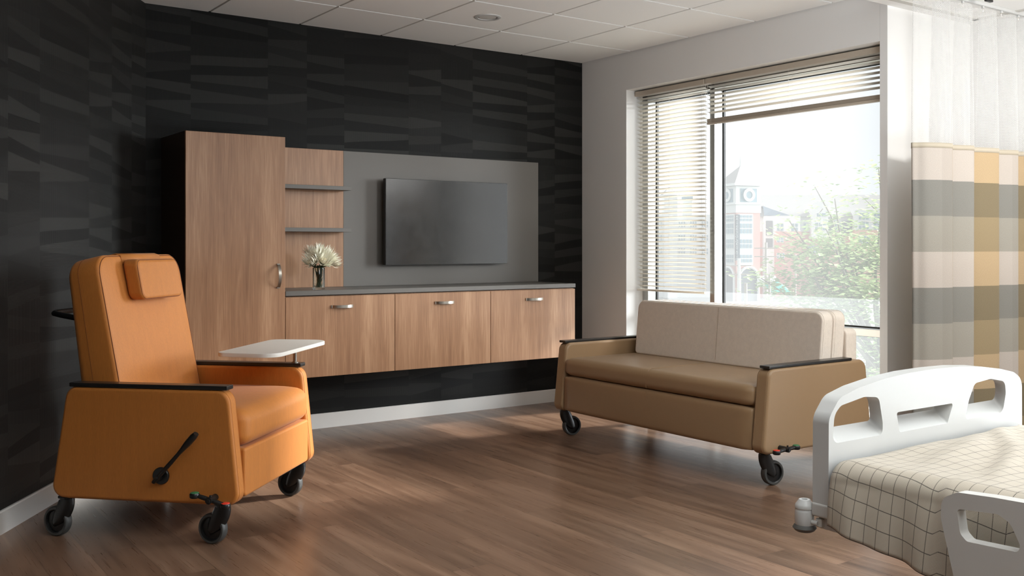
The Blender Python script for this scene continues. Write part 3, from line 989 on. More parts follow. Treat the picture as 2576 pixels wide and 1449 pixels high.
def pedal(parent, x0, x1, y, z0, z1, ysign=-1):
    """rocking brake pedal beside the side panel; red pad at x0, green pad at x1"""
    p = empty('brake_pedal', (0, 0, 0)); p.parent = parent
    a = Vector((x0, y, z0)); b = Vector((x1, y, z1)); m = (a + b) / 2
    d = (b - a).normalized()
    bm = bmesh.new()
    add_tube(bm, [a + d * 0.012, a + d * 0.035, m - d * 0.012, m + d * 0.012, b - d * 0.035, b - d * 0.012], [0.0095, 0.0115, 0.0115, 0.0115, 0.0115, 0.0095], 14, flat=0.85)
    add_tube(bm, [m + Vector((0, ysign * 0.016, 0)), m - Vector((0, ysign * 0.05, 0))], 0.0145, 18)
    add_tube(bm, [m + Vector((0, ysign * 0.022, 0)), m + Vector((0, ysign * 0.014, 0))], 0.009, 14)
    add_tube(bm, [m + Vector((0.004, ysign * 0.004, 0.014)), m + Vector((0.004, ysign * 0.004, 0.021))], 0.005, 10)
    for e in (a, b):
        T = Matrix.Translation(e)
        add_lathe(bm, [(0, -0.013), (0.017, -0.013), (0.0205, -0.009), (0.0205, 0.004), (0.018, 0.0075), (0, 0.0075)], 28, T)
    finish(bm, 'pedal_bar', M['black'], p, angle=45)
    for e, mt, nm, lb in ((a, 'red', 'pedal_pad', 'red foot pad'), (b, 'green', 'pedal_pad', 'green foot pad')):
        o = lathe(nm, [(0.0175, 0.0076), (0.0172, 0.0095), (0.015, 0.0105), (0, 0.011)], M[mt], p, 28, Matrix.Translation(e))
        o['label'] = lb
    return p

def panel_outline(x_back_b, x_front_b, x_back_t, x_front_t, z0, z1, r=(0.055, 0.05, 0.06, 0.055)):
    return fillet([(x_back_b, z0), (x_front_b, z0), (x_front_t, z1), (x_back_t, z1)], list(r), 8)

def seam_loop(name, outline, t, mapf, mat, parent, r=0.0016):
    bm = bmesh.new(); add_tube(bm, [mapf(a, b, t) for a, b in outline], r, 6, closed=True)
    return finish(bm, name, mat, parent, angle=80)

S_ = 0.986
# ------------------------------------------------------------------ recliner
rec = tag(empty('recliner_chair', (1.4238, 3.9539, 0.0173), rad(-44.6)), 'orange upholstered medical recliner on casters with a white side tray', 'recliner')
rec.scale = (S_, S_, S_)
ol = panel_outline(-0.868, -0.002, -0.792, -0.052, 0.155, 0.634)
for y0, y1 in ((0.0, 0.072), (0.815, 0.887)):
    s = slab('side_panel', ol, y0, y1, lambda a, b, t: (a, t, b), M['orange'], rec, 0.016, 4)
    for yy in (y0 + 0.0145, y1 - 0.0145):
        seam_loop('piping', [(a * 0.9995, b) for a, b in ol], yy, lambda a, b, t: (a, t, b), M['orange'], s, 0.0011)
for y0, y1 in ((0.002, 0.064), (0.823, 0.886)):
    box('armrest_cap', (-0.778, y0, 0.634), (-0.058, y1, 0.652), M['black_cap'], rec, 0.0035, 2)
box('seat_frame', (-0.83, 0.073, 0.20), (-0.06, 0.814, 0.40), M['orange_dark'], rec)
slab('footrest_panel', fillet([(0.078, 0.172), (0.809, 0.172), (0.809, 0.379), (0.078, 0.379)], [0.02, 0.02, 0.012, 0.012], 4), -0.075, -0.012,
     lambda a, b, t: (t + 0.0, a, b), M['orange'], rec, 0.012, 3)
# seat cushion, waterfall front
def seatfn(x, y, z):
    t = min(1, max(0, (z - 0.38) / 0.17)); f = max(0.0, (x + 0.14) / 0.14)
    return (x - 0.0 * t, y, z - 0.012 * f * f * t)
cushion('seat_cushion', (-0.66, 0.077, 0.383), (-0.008, 0.810, 0.545), 0.052, M['orange'], rec, 20, (0.010, 0, 0.012), seatfn)
# back
def backmap(a, b, t):
    # a across (y), b height (z), t 0 front .. 1 back ; front leans
    zf = b
    front = -0.560 - (b - 0.46) * 0.196
    back = -0.768 - (b - 0.46) * 0.125
    x = front + (back - front) * t
    return (x, a, zf - 0.035 * t * max(0, (b - 0.9) / 0.3))
bo = fillet([(0.085, 0.46), (0.802, 0.46), (0.802, 1.200), (0.085, 1.200)], [0.02, 0.02, 0.085, 0.085], 10)
def slab_back():
    bm = bmesh.new()
    # rounded front edge done in t space: several rings, shrinking towards both faces
    prof = []
    rf, rb, T = 0.022, 0.040, 0.19
    for k in range(5):
        a = PI / 2 * k / 4
        prof.append((rf * (1 - math.cos(PI / 2 - a)) if False else rf * (1 - math.sin(a)), rf / T * (1 - math.cos(a))))
    for k in range(7):
        a = PI / 2 * (1 - k / 6)
        prof.append((rb * (1 - math.sin(a)), 1 - rb / T * (1 - math.cos(a))))
    cx, cy = 0.4435, 0.83
    rings = []
    for inset, t in prof:
        ring = []
        for (a, b) in bo:
            kx = (0.3585 - inset) / 0.3585; ky = (0.370 - inset) / 0.370
            ring.append((cx + (a - cx) * kx, cy + (b - cy) * ky, t))
        rings.append([bm.verts.new(p) for p in ring])
    for r0, r1 in zip(rings, rings[1:]):
        n = len(r0)
        for i in range(n): bm.faces.new([r0[i], r0[(i + 1) % n], r1[(i + 1) % n], r1[i]])
    for rg, sgn in ((rings[0], -1), (rings[-1], 1)):
        # soft crown: concentric rings to the centre
        prev = rg; n = len(rg)
        for k in range(1, 7):
            s = 1 - k / 6.0
            if k < 6:
                cur = [bm.verts.new((cx + (v.co.x - cx) * s, cy + (v.co.y - cy) * s, v.co.z + sgn * 0.055 * (1 - s * s))) for v in rg]
                for i in range(n): bm.faces.new([prev[i], prev[(i + 1) % n], cur[(i + 1) % n], cur[i]])
                prev = cur
            else:
                c = bm.verts.new((cx, cy, rg[0].co.z + sgn * 0.055))
                for i in range(n): bm.faces.new([prev[i], prev[(i + 1) % n], c])
    for v in bm.verts: v.co = Vector(backmap(v.co.x, v.co.y, v.co.z))
    return finish(bm, 'backrest', M['orange'], rec, angle=70)
bk = slab_back()
inset = 0.003
seam_loop('piping', [(0.4435 + (a - 0.4435) * 0.975, 0.83 + (b - 0.83) * 0.975) for a, b in bo], 0.018, backmap, M['orange_dark'], bk, 0.0016)
seam_loop('side_seam', [(0.4435 + (a - 0.4435) * 1.0005, 0.83 + (b - 0.83) * 1.0005) for a, b in bo], 0.62, backmap, M['orange_dark'], bk, 0.0011)
# headrest pillow lying on the front of the back
def pilmap(a, b, t):
    f = -0.560 - (b - 0.46) * 0.196
    return (f + 0.012 + t * (1.0 - 0.0 * b), a, b + 0.02 * t)
po = fillet([(0.262, 0.992), (0.632, 0.992), (0.632, 1.176), (0.262, 1.176)], 0.034, 6)
hp = slab('headrest_pillow', po, -0.004, 0.072, pilmap, M['orange'], rec, 0.018, 4)
seam_loop('piping', [(a + (0.447 - a) * 0.03, b + (1.084 - b) * 0.05) for a, b in po], 0.0665, pilmap, M['orange_dark'], hp, 0.0015)
bm = bmesh.new()
pts = [backmap(0, 1.15, 0.0), backmap(0, 1.19, 0.0), backmap(0, 1.203, 0.15), backmap(0, 1.203, 0.5), backmap(0, 1.20, 0.85), backmap(0, 1.14, 1.03), backmap(0, 1.02, 1.03)]
prev = None
for p in pts:
    cur = [bm.verts.new((p[0], 0.275, p[2] + 0.003)), bm.verts.new((p[0], 0.615, p[2] + 0.003))]
    if prev: bm.faces.new([prev[0], prev[1], cur[1], cur[0]])
    prev = cur
st = finish(bm, 'headrest_strap', M['orange'], rec, angle=60)
md = st.modifiers.new('s', 'SOLIDIFY'); md.thickness = 0.004; md.offset = 0
# push handle behind the back
pb = [(-0.78, 0.17, 0.905), (-0.84, 0.17, 0.913), (-0.93, 0.17, 0.928), (-0.972, 0.185, 0.934), (-0.985, 0.215, 0.936), (-0.985, 0.45, 0.938), (-0.985, 0.67, 0.936), (-0.972, 0.70, 0.934), (-0.93, 0.715, 0.928), (-0.84, 0.715, 0.913), (-0.78, 0.715, 0.905)]
tube('push_handle', pb, 0.0125, M['black'], rec, 14)
# recline lever
lv = empty('recline_lever', (0, 0, 0)); lv.parent = rec
lathe('lever_hub', [(0, 0.0), (0.036, 0.0), (0.036, 0.010), (0.033, 0.013), (0, 0.013)], M['black'], lv, 36, Matrix.Translation((-0.350, 0.002, 0.270)) @ Matrix.Rotation(rad(90), 4, 'X'))
bm = bmesh.new()
a = Vector((-0.362, -0.040, 0.252)); b = Vector((-0.166, -0.055, 0.462)); d = (b - a)
add_tube(bm, [a - d * 0.01, a + d * 0.03, a + d * 0.2, a + d * 0.42, a + d * 0.58, a + d * 0.66, a + d * 0.80, a + d * 0.94, a + d * 1.0], [0.011, 0.0125, 0.012, 0.0115, 0.0105, 0.0125, 0.0185, 0.0190, 0.0145], 16, flat=0.75)
add_tube(bm, [a + d * 0.05, (a + d * 0.05) + Vector((0, 0.045, 0.0))], 0.012, 14)
add_tube(bm, [a + d * 0.10 + Vector((0, -0.009, 0)), a + d * 0.10 + Vector((0, -0.014, 0))], 0.006, 12)
finish(bm, 'lever_arm', M['black'], lv, angle=50)
pedal(rec, -0.040, -0.176, -0.048, 0.170, 0.208)
for (x, y) in ((-0.095, 0.037), (-0.812, 0.035), (-0.082, 0.852), (-0.80, 0.852)):
    caster(rec, x, y, 170, 0.157, -0.0175)
# tray on the far arm
ty = empty('side_tray', (0, 0, 0)); ty.parent = rec
to = fillet([(-0.340, 0.470), (-0.030, 0.440), (-0.030, 1.160), (-0.342, 1.150)], [0.05, 0.085, 0.085, 0.06], 10)
slab('tray_top', to, 0.719, 0.739, lambda a, b, t: (a, b, t), M['tray'], ty, 0.003, 2)
tube('tray_post', [(-0.100, 0.853, 0.650), (-0.100, 0.853, 0.719)], 0.0095, M['nickel'], ty, 20)
lathe('post_collar', [(0, 0.652), (0.017, 0.652), (0.017, 0.656), (0.010, 0.658), (0, 0.658)], M['nickel'], ty, 20, Matrix.Translation((-0.100, 0.853, 0)))

# ------------------------------------------------------------------ sofa
sofa = tag(empty('sleeper_sofa', (3.944, 3.3761, 0.0173)), 'tan two-seat sofa on casters with cream back cushions below the window', 'sofa')
sofa.scale = (S_, S_, S_)
SW = 1.781
ol = panel_outline(0.925, 0.0, 0.868, 0.050, 0.153, 0.597, (0.05, 0.045, 0.05, 0.06))
for y0, y1 in ((0.0, 0.088), (SW - 0.088, SW)):
    s = slab('side_panel', ol, y0, y1, lambda a, b, t: (a, t, b), M['tan'], sofa, 0.016, 4)
    for yy in (y0 + 0.0165, y1 - 0.0165):
        seam_loop('piping', ol, yy, lambda a, b, t: (a, t, b), M['tan'], s, 0.0011)
for y0, y1 in ((0.004, 0.070), (SW - 0.070, SW - 0.004)):
    box('armrest_cap', (0.052, y0, 0.597), (0.745, y1, 0.612), M['black_cap'], sofa, 0.003, 2)
box('seat_frame', (0.06, 0.09, 0.20), (0.88, SW - 0.09, 0.40), M['tan_dark'], sofa)
def frontfn(x, y, z): return (x + 0.00 + (z - 0.155) * 0.02, y, z)
cushion('front_panel', (0.012, 0.092, 0.157), (0.10, SW - 0.092, 0.388), 0.022, M['tan'], sofa, 16, (0.004, 0, 0), frontfn)
sc_ = cushion('seat_cushion', (0.016, 0.090, 0.390), (0.64, SW - 0.090, 0.506), 0.040, M['tan'], sofa, 22, (0.006, 0, 0.006))
# centre seam over front, seat and back
yc = 0.925 - 0.03
bm = bmesh.new(); add_tube(bm, [(0.0135, yc, 0.17), (0.0125, yc, 0.25), (0.0135, yc, 0.38)], 0.0016, 6)
finish(bm, 'seam', M['tan'], sofa)
bm = bmesh.new(); add_tube(bm, [(0.0135, yc, 0.40), (0.0105, yc, 0.44), (0.0145, yc, 0.475), (0.030, yc, 0.500), (0.058, yc, 0.5105), (0.2, yc, 0.5125), (0.5, yc, 0.5125)], 0.0014, 6)
finish(bm, 'seam', M['tan'], sofa)
def lean(x, y, z): return (x + (z - 0.50) * 0.10, y, z)
def rcush(name, x0, x1, y0, y1, z0, z1, mat):
    """upright cushion: slab with rounded face corners and a slightly crowned face"""
    o_ = fillet([(y0, z0), (y1, z0), (y1, z1), (y0, z1)], [0.03, 0.03, 0.055, 0.055], 8)
    c = slab(name, o_, x0, x1, lambda a, b, t: (t + (b - 0.50) * 0.10, a, b), mat, sofa, 0.013, 4)
    for tt in (x0 + 0.012, x1 - 0.012):
        seam_loop('piping', o_, tt, lambda a, b, t: (t + (b - 0.50) * 0.10, a, b), M['cream'], c, 0.0022)
    return c
c1 = rcush('back_cushion', 0.575, 0.672, 0.094, SW - 0.165, 0.506, 0.868, M['cream'])
c2 = rcush('back_cushion', 0.680, 0.780, 0.094, SW - 0.165, 0.506, 0.868, M['cream'])
tube('seam', [(0.5735 + (b - 0.50) * 0.10, yc - 0.02, b) for b in (0.53, 0.65, 0.75, 0.855)], 0.0012, M['cream_seam'], c1, 6)
o_ = fillet([(0.080, 0.16), (SW - 0.08, 0.16), (SW - 0.08, 0.765), (0.080, 0.765)], [0.01, 0.01, 0.035, 0.035], 6)
slab('back_frame', o_, 0.800, 0.895, lambda a, b, t: (t, a, b), M['cream'], sofa, 0.016, 4)
pedal(sofa, 0.050, 0.205, -0.045, 0.176, 0.185)
for (x, y) in ((0.072, 0.049), (0.068, SW - 0.05), (0.84, 0.049), (0.84, SW - 0.05)):
    caster(sofa, x, y, -11, 0.157, -0.0175)

# ------------------------------------------------------------------ hospital bed
bed = tag(empty('hospital_bed', (2.739, 0.6, 0)), 'hospital bed with white moulded footboard and pale grey side rail', 'bed')
BX, BY = 2.739, 0.6
bmap = lambda a, b, t: (a - BX, t - BY, b)
outl = fillet([(2.236, 0.520), (3.242, 0.520), (3.240, 0.800), (3.190, 0.826), (3.110, 0.842), (2.990, 0.858), (2.870, 0.866), (2.740, 0.868), (2.610, 0.866), (2.490, 0.858), (2.370, 0.842), (2.285, 0.822), (2.238, 0.770)],
              [0.015, 0.015, 0.045, 0.05, 0.1, 0.3, 0.3, 0.3, 0.3, 0.3, 0.1, 0.06, 0.05], 5)
hf = [fillet([(2.254, 0.700), (2.480, 0.700), (2.480, 0.735), (2.462, 0.808), (2.395, 0.815), (2.290, 0.800), (2.262, 0.778)], [0.022, 0.026, 0.05, 0.022, 0.06, 0.035, 0.04], 5),
      fillet([(2.562, 0.698), (2.806, 0.699), (2.838, 0.757), (2.546, 0.757)], [0.009, 0.008, 0.006, 0.007], 4),
      fillet([(2.902, 0.700), (3.122, 0.701), (3.140, 0.760), (3.136, 0.800), (3.050, 0.815), (2.957, 0.808), (2.925, 0.760)], [0.012, 0.03, 0.04, 0.03, 0.06, 0.03, 0.05], 5)]
hb = [fillet([(2.292, 0.731), (2.494, 0.731), (2.494, 0.755), (2.482, 0.802), (2.415, 0.806), (2.330, 0.790), (2.296, 0.765)], [0.014, 0.022, 0.04, 0.02, 0.05, 0.03, 0.03], 5),
      fillet([(2.600, 0.733), (2.816, 0.733), (2.820, 0.756), (2.592, 0.756)], [0.004, 0.008, 0.006, 0.004], 4),
      fillet([(2.965, 0.732), (3.166, 0.732), (3.172, 0.768), (3.164, 0.797), (3.080, 0.805), (2.995, 0.800), (2.975, 0.765)], [0.012, 0.024, 0.04, 0.024, 0.05, 0.03, 0.04], 5)]
fb = slab('footboard', outl, 1.690, 1.742, bmap, M['white_plastic'], bed, 0.013, 4, hf, hb, angle=50)
box('footboard_base', (2.232 - BX, 1.686 - BY, 0.497), (3.246 - BX, 1.745 - BY, 0.535), M['grey_plastic'], bed, 0.006, 3)
box('bed_frame', (2.252 - BX, 1.30 - BY, 0.462), (3.226 - BX, 1.735 - BY, 0.496), M['grey_plastic'], bed, 0.004, 2)
box('deck', (2.27 - BX, -0.55 - BY, 0.47), (3.21 - BX, 1.66 - BY, 0.53), M['grey_plastic'], bed, 0.004, 2)
box('mattress', (2.262 - BX, -0.55 - BY, 0.53), (3.216 - BX, 1.668 - BY, 0.645), M['sheet'], bed, 0.03, 4)
box('lift_column', (2.55 - BX, 0.15 - BY, 0.16), (2.93 - BX, 0.55 - BY, 0.47), M['grey_plastic'], bed, 0.01, 2)
box('bed_base', (2.35 - BX, -0.40 - BY, 0.10), (3.13 - BX, 0.90 - BY, 0.18), M['grey_plastic'], bed, 0.02, 3)
for (x, y) in ((2.42, -0.33), (3.06, -0.33), (2.42, 0.82), (3.06, 0.82)):
    caster(bed, x - BX, y - BY, 200, 0.125, 0.0, off=0.03, R=0.05)
# corner bumper
def bumper(x, y):
    b = empty('corner_bumper', (x - BX, y - BY, 0.448)); b.parent = bed
    lathe('bumper_roller', [(0, 0.010), (0.0245, 0.010), (0.0250, 0.020), (0.0262, 0.024), (0.0262, 0.056), (0.0255, 0.058), (0.0245, 0.060), (0.0245, 0.063), (0.0262, 0.065), (0.0262, 0.071), (0.0245, 0.075), (0.0160, 0.0865), (0.0150, 0.088), (0.0085, 0.088), (0.0085, 0.083), (0, 0.083)], M['white_plastic'], b, 40, angle=30)
    lathe('rubber_ring', [(0, 0.0), (0.022, 0.0), (0.0270, 0.003), (0.0325, 0.010), (0.0290, 0.0165), (0.0255, 0.019), (0, 0.019)], M['rubber_dark'], b, 40, angle=30)
    s = 1 if x < BX else -1
    box('bumper_bracket', (0.0 if s > 0 else -0.10, -0.055, 0.020), (0.10 if s > 0 else 0.0, -0.035, 0.044), M['grey_plastic'], b, 0.003, 1)
    tube('bumper_arm', [(0, 0, 0.030), (0, -0.045, 0.030)], 0.007, M['grey_plastic'], b, 12)
bumper(2.238, 1.770)
bumper(3.240, 1.770)
# side rails
ro = fillet([(1.255, 0.40), (1.306, 0.605), (1.303, 0.650), (1.265, 0.671), (1.180, 0.677), (0.80, 0.690), (0.20, 0.690), (0.12, 0.66), (0.10, 0.60), (0.16, 0.40)], [0.02, 0.08, 0.03, 0.03, 0.2, 0.2, 0.05, 0.04, 0.05, 0.02], 6)
def hole(y):
    return [(a + y, b) for a, b in fillet([(-0.004, 0.633), (-0.100, 0.642), (-0.128, 0.628), (-0.150, 0.585), (-0.146, 0.569), (-0.028, 0.564), (-0.012, 0.578)], [0.008, 0.02, 0.03, 0.014, 0.012, 0.012, 0.02], 5)]
holes = [hole(1.270), [(1.40 - a, b) for a, b in hole(1.270)][::-1]]
holes = [holes[0], [(a - 0.92, b) for a, b in hole(1.270)]]
def rmap(x): return lambda a, b, t: (x + t - BX, a - BY, b)
slab('side_rail', ro, -0.020, 0.014, rmap(2.160), M['grey_plastic'], bed, 0.0085, 4, holes, holes, angle=50)
slab('side_rail', ro, -0.014, 0.020, rmap(3.315), M['grey_plastic'], bed, 0.0085, 4, holes, holes, angle=50)
for yy in (0.45, 1.0):
    box('rail_bracket', (2.17 - BX, yy - BY, 0.44), (2.29 - BX, yy + 0.05 - BY, 0.475), M['grey_plastic'], bed, 0.004, 1)
    box('rail_bracket', (3.19 - BX, yy - BY, 0.44), (3.31 - BX, yy + 0.05 - BY, 0.475), M['grey_plastic'], bed, 0.004, 1)

# blanket
def make_blanket():
    bm = bmesh.new(); uvl = bm.loops.layers.uv.new('UVMap')
    Y0, Y1, ny = -0.45, 1.674, 200
    zt = 0.664
    def section(y):
        hemz = 0.487 - 0.16 * (1.66 - y) * (1 if y > 1.2 else 1) 
        hemz = max(hemz, 0.415)
        step = 0.5 * (1 + math.tanh((1.355 - y) / 0.006))         # overlapping pleat
        step2 = 0.5 * (1 + math.tanh((1.175 - y) / 0.005))
        wav = 0.006 * math.sin(y * 31) + 0.004 * math.sin(y * 57 + 1)
        xo = 2.212 - 0.010 * step - 0.008 * step2
        pts = []
        n1 = 16
        for k in range(n1 + 1):
            t = k / n1
            z = hemz + (0.612 - hemz) * t
            x = xo + 0.030 * t ** 2 * 0.5 + wav * (1 - t) * 1.4 - 0.012 * (1 - t)
            pts.append((x, z))
        x1 = pts[-1][0]
        n2 = 10
        for k in range(1, n2 + 1):
            a = PI / 2 * k / n2
            pts.append((x1 + 0.055 * (1 - math.cos(a)), 0.612 + 0.048 * math.sin(a) + 0.004 * step))
        x2 = pts[-1][0]
        n3 = 80
        for k in range(1, n3 + 1):
            t = k / n3
            pts.append((x2 + (3.165 - x2) * t, 0.660 + 0.004 * step * (1 - t)))
        for k in range(1, 7):
            a = PI / 2 * k / 6
            pts.append((3.165 + 0.05 * math.sin(a), 0.612 + 0.048 * math.cos(a)))
        for k in range(1, 6):
            pts.append((3.215 + 0.01 * k / 5, 0.612 - 0.17 * k / 5))
        return pts
    def disp(x, y):
        h = 0.0
        # long soft folds running obliquely over the top
        for (ang, c, w, a) in ((-28, 1.05, 0.030, 0.010), (-20, 1.30, 0.045, 0.008), (-35, 0.70, 0.03, 0.010), (12, 1.86, 0.05, 0.007), (-50, 2.95, 0.035, 0.006)):
            s, c_ = math.sin(rad(ang)), math.cos(rad(ang))
            d = (x - 2.2) * s + y * c_ - c + 0.02 * math.sin(7 * ((x - 2.2) * c_ - y * s))
            u_ = (x - 2.25) / 0.25
            env = max(0, min(1, u_))
            h += a * env * (math.exp(-(d / w) ** 2) - 0.5 * math.exp(-((d - w * 1.4) / w) ** 2))
        h += 0.009 * noise.noise(Vector((x * 3.2, y * 4.5, 0.3))) + 0.004 * noise.noise(Vector((x * 11, y * 9, 2.3)))
        return h
    rows = []
    for i in range(ny + 1):
        y = Y0 + (Y1 - Y0) * i / ny
        sec = section(y)
        row = []; u = 0; prev = None
        for j, (x, z) in enumerate(sec):
            if prev: u += math.hypot(x - prev[0], z - prev[1])
            prev = (x, z)
            topness = max(0, min(1, (z - 0.58) / 0.06)) if x < 2.4 else (1 if z > 0.655 else 0)
            dz = disp(x, y) * topness
            edge = max(0, (y - 1.62) / 0.054)
            zz = z + dz * (1 - 0.6 * edge) - 0.010 * edge ** 2 * topness
            pleat = 0.022 * 0.5 * (1 + math.tanh((1.355 - y) / 0.006)) + 0.015 * 0.5 * (1 + math.tanh((1.175 - y) / 0.005))
            row.append((bm.verts.new((x, y, zz)), u - pleat * 0.8, y + pleat))
        rows.append(row)
    for r0, r1 in zip(rows, rows[1:]):
        for j in range(len(r0) - 1):
            q = [r0[j], r0[j + 1], r1[j + 1], r1[j]]
            f = bm.faces.new([p[0] for p in q]); f.smooth = True
            for l, p in zip(f.loops, q): l[uvl].uv = (p[1], p[2])
    me = bpy.data.meshes.new('checked_blanket'); bm.to_mesh(me); bm.free(); me.materials.append(M['blanket'])
    o = bpy.data.objects.new('checked_blanket', me); COL.objects.link(o)
    md = o.modifiers.new('s', 'SOLIDIFY'); md.thickness = 0.004; md.offset = 1
    tag(o, 'beige blanket with thin dark check lines spread over the bed', 'blanket')
make_blanket()

# ------------------------------------------------------------------ privacy curtain on a ceiling track
CY = 3.10
def curtain_path():
    """plan points: five broad pleats, each tucked behind the next"""
    folds = [(4.90, 5.125), (5.135, 5.345), (5.352, 5.600), (5.608, 5.815), (5.823, 5.965)]
    pts = [(4.925, CY + 0.075), (4.880, CY + 0.045)]
    for (a, b) in folds:
        w = b - a
        pts += [(a + 0.002, CY + 0.022), (a + 0.15 * w, CY - 0.010), (a + 0.45 * w, CY - 0.040), (b - 0.050, CY - 0.060), (b - 0.014, CY - 0.052), (b, CY - 0.026), (b - 0.010, CY + 0.020), (b - 0.030, CY + 0.060), (b - 0.022, CY + 0.085), (b - 0.004, CY + 0.070)]
    pts = pts[:-2] + [(5.975, CY + 0.02)]
    out = []
    P = [pts[0]] + pts + [pts[-1]]
    for i in range(1, len(P) - 2):
        for k in range(7):
            t = k / 7
            p0, p1, p2, p3 = [Vector(q) for q in P[i - 1:i + 3]]
            out.append(0.5 * ((2 * p1) + (-p0 + p2) * t + (2 * p0 - 5 * p1 + 4 * p2 - p3) * t * t + (-p0 + 3 * p1 - 3 * p2 + p3) * t ** 3))
    out.append(Vector(pts[-1]))
    return out
cp = curtain_path()
cur = tag(empty('privacy_curtain', (5.42, CY, 0.15)), 'plaid beige grey and ochre privacy curtain with white net top, hanging by the bed', 'curtain')
def sheet_part(name, z0, z1, nz, mat, shrink=0.0, thick=0):
    bm = bmesh.new(); uvl = bm.loops.layers.uv.new('UVMap')
    grid = []
    for i in range(nz + 1):
        z = z0 + (z1 - z0) * i / nz
        u = 0; row = []
        for j, p in enumerate(cp):
            if j: u += (cp[j] - cp[j - 1]).length
            sway = 0.010 * (1 - z / 2.6) * math.sin(p.x * 9 + 1.0)
            f = 1 + 0.0 * z
            x = p.x + sway - (0.020 * max(0, (z - 1.0) / 1.6) if j < 30 else 0) * 0.5
            y = CY + (p.y - CY) * (1.0 - 0.25 * max(0, (z - 1.9) / 0.7))
            row.append((bm.verts.new((x - 5.42, y - CY, z - 0.15)), u, z))
        grid.append(row)
    for a, b in zip(grid, grid[1:]):
        for j in range(len(a) - 1):
            q = [a[j], a[j + 1], b[j + 1], b[j]]
            f = bm.faces.new([t[0] for t in q]); f.smooth = True
            for l, t in zip(f.loops, q): l[uvl].uv = (t[1], t[2])
    me = bpy.data.meshes.new(name); bm.to_mesh(me); bm.free(); me.materials.append(mat)
    o = bpy.data.objects.new(name, me); COL.objects.link(o); o.parent = cur
    if thick:
        md = o.modifiers.new('s', 'SOLIDIFY'); md.thickness = thick; md.offset = 0
    return o
sheet_part('cloth_panel', 0.15, 1.785, 24, M['curtain'])
sheet_part('net_panel', 1.795, 2.595, 14, M['net'])
sheet_part('header_band', 1.772, 1.800, 1, M['hem'], thick=0.003)
tag(box('curtain_track', (3.92, CY - 0.012, CZ2 - 0.018), (XA, CY + 0.012, CZ2), M['white_plastic'], None, 0.003, 1), 'white curtain track fixed under the alcove ceiling', 'curtain track')
for k, x in enumerate((4.90, 5.10, 5.30, 5.51, 5.71, 5.90)):
    c = empty('curtain_carrier', (x - 5.42, 0, CZ2 - 0.018 - 0.15)); c.parent = cur
    box('carrier_body', (-0.008, -0.006, -0.014), (0.008, 0.006, 0.0), M['white_plastic'], c, 0.002, 1)
    tube('carrier_hook', [(0, 0, -0.012), (0, 0, -0.030), (0.004, 0, -0.036), (0.008, 0, -0.030)], 0.0016, M['nickel'], c, 6)
tag(box('ceiling_bracket', (5.345, 2.98, CZ2 - 0.035), (5.405, 3.00, CZ2), M['black'], None, 0.002, 1), 'small black bracket under the alcove ceiling beside the curtain track', 'bracket')

# ------------------------------------------------------------------ outdoors
GZ = -9.8
FW = Vector((math.cos(rad(YAW)), math.sin(rad(YAW)), 0)); RT = Vector((math.sin(rad(YAW)), -math.cos(rad(YAW)), 0))
def site(px, D, z=GZ):
    p = FW * D + RT * ((px - 1288) / 2489 * D)
    return Vector((p.x, p.y, z))
def hz(py, D): return H + (620.5 - py) / 2489 * D
def wx(px0, px1, D): return (px1 - px0) / 2489 * D
bm = bmesh.new(); 
c = FW * 300
vs = [bm.verts.new((c + FW * a + RT * b) + Vector((0, 0, GZ))) for a, b in ((-285, -500), (-285, 500), (500, 500), (500, -500))]
bm.faces.new(vs)
g = finish(bm, 'ground_outside', M['asphalt'], smooth=False); g['kind'] = 'structure'
# glass guardrail outside the window
gr = tag(empty('glass_guardrail', (6.6, 4.2, 0)), 'frosted glass guardrail on the balcony outside the window', 'railing')
box('guard_glass', (-0.006, -3.2, 0.0), (0.006, 2.6, 0.83), M['railglass'], gr)
box('balcony_edge', (-0.05, -3.2, -0.15), (0.05, 2.6, 0.0), M['grid'], gr)
struct(box('balcony_slab', (XR + 0.31, 1.0, -0.30), (6.55, 6.8, -0.02), M['grid']))

def win_grid(bm, x0, x1, z0, z1, nx, nz, y, fr=0.10, mi_f=0, mi_g=1, hf=0.5):
    """window: white frame with nx by nz panes standing just proud of the wall (faces -y)"""
    add_box(bm, (x0, y - 0.10, z0), (x1, y + 0.05, z1), mi=mi_f)
    w = (x1 - x0) / nx; h = (z1 - z0) / nz
    for i in range(nx):
        for j in range(nz):
            add_box(bm, (x0 + i * w + fr, y - 0.16, z0 + j * h + fr), (x0 + (i + 1) * w - fr, y - 0.105, z0 + (j + 1) * h - fr), mi=mi_g)
def ext_window(parent, x0, x1, z0, z1, nx, nz, y):
    bm = bmesh.new(); win_grid(bm, x0, x1, z0, z1, nx, nz, y)
    return finish(bm, 'window', [M['siding'], M['extglass']], parent, smooth=False)

# clock tower, seen on its corner
D = 200
base = site(1852, D)
tw = tag(empty('clock_tower', base, rad(YAW - 90 + 20)), 'white and brick clock tower with pyramid roof across the street', 'clock tower')
s = 5.65
Z_ = lambda py: hz(py, D) - GZ
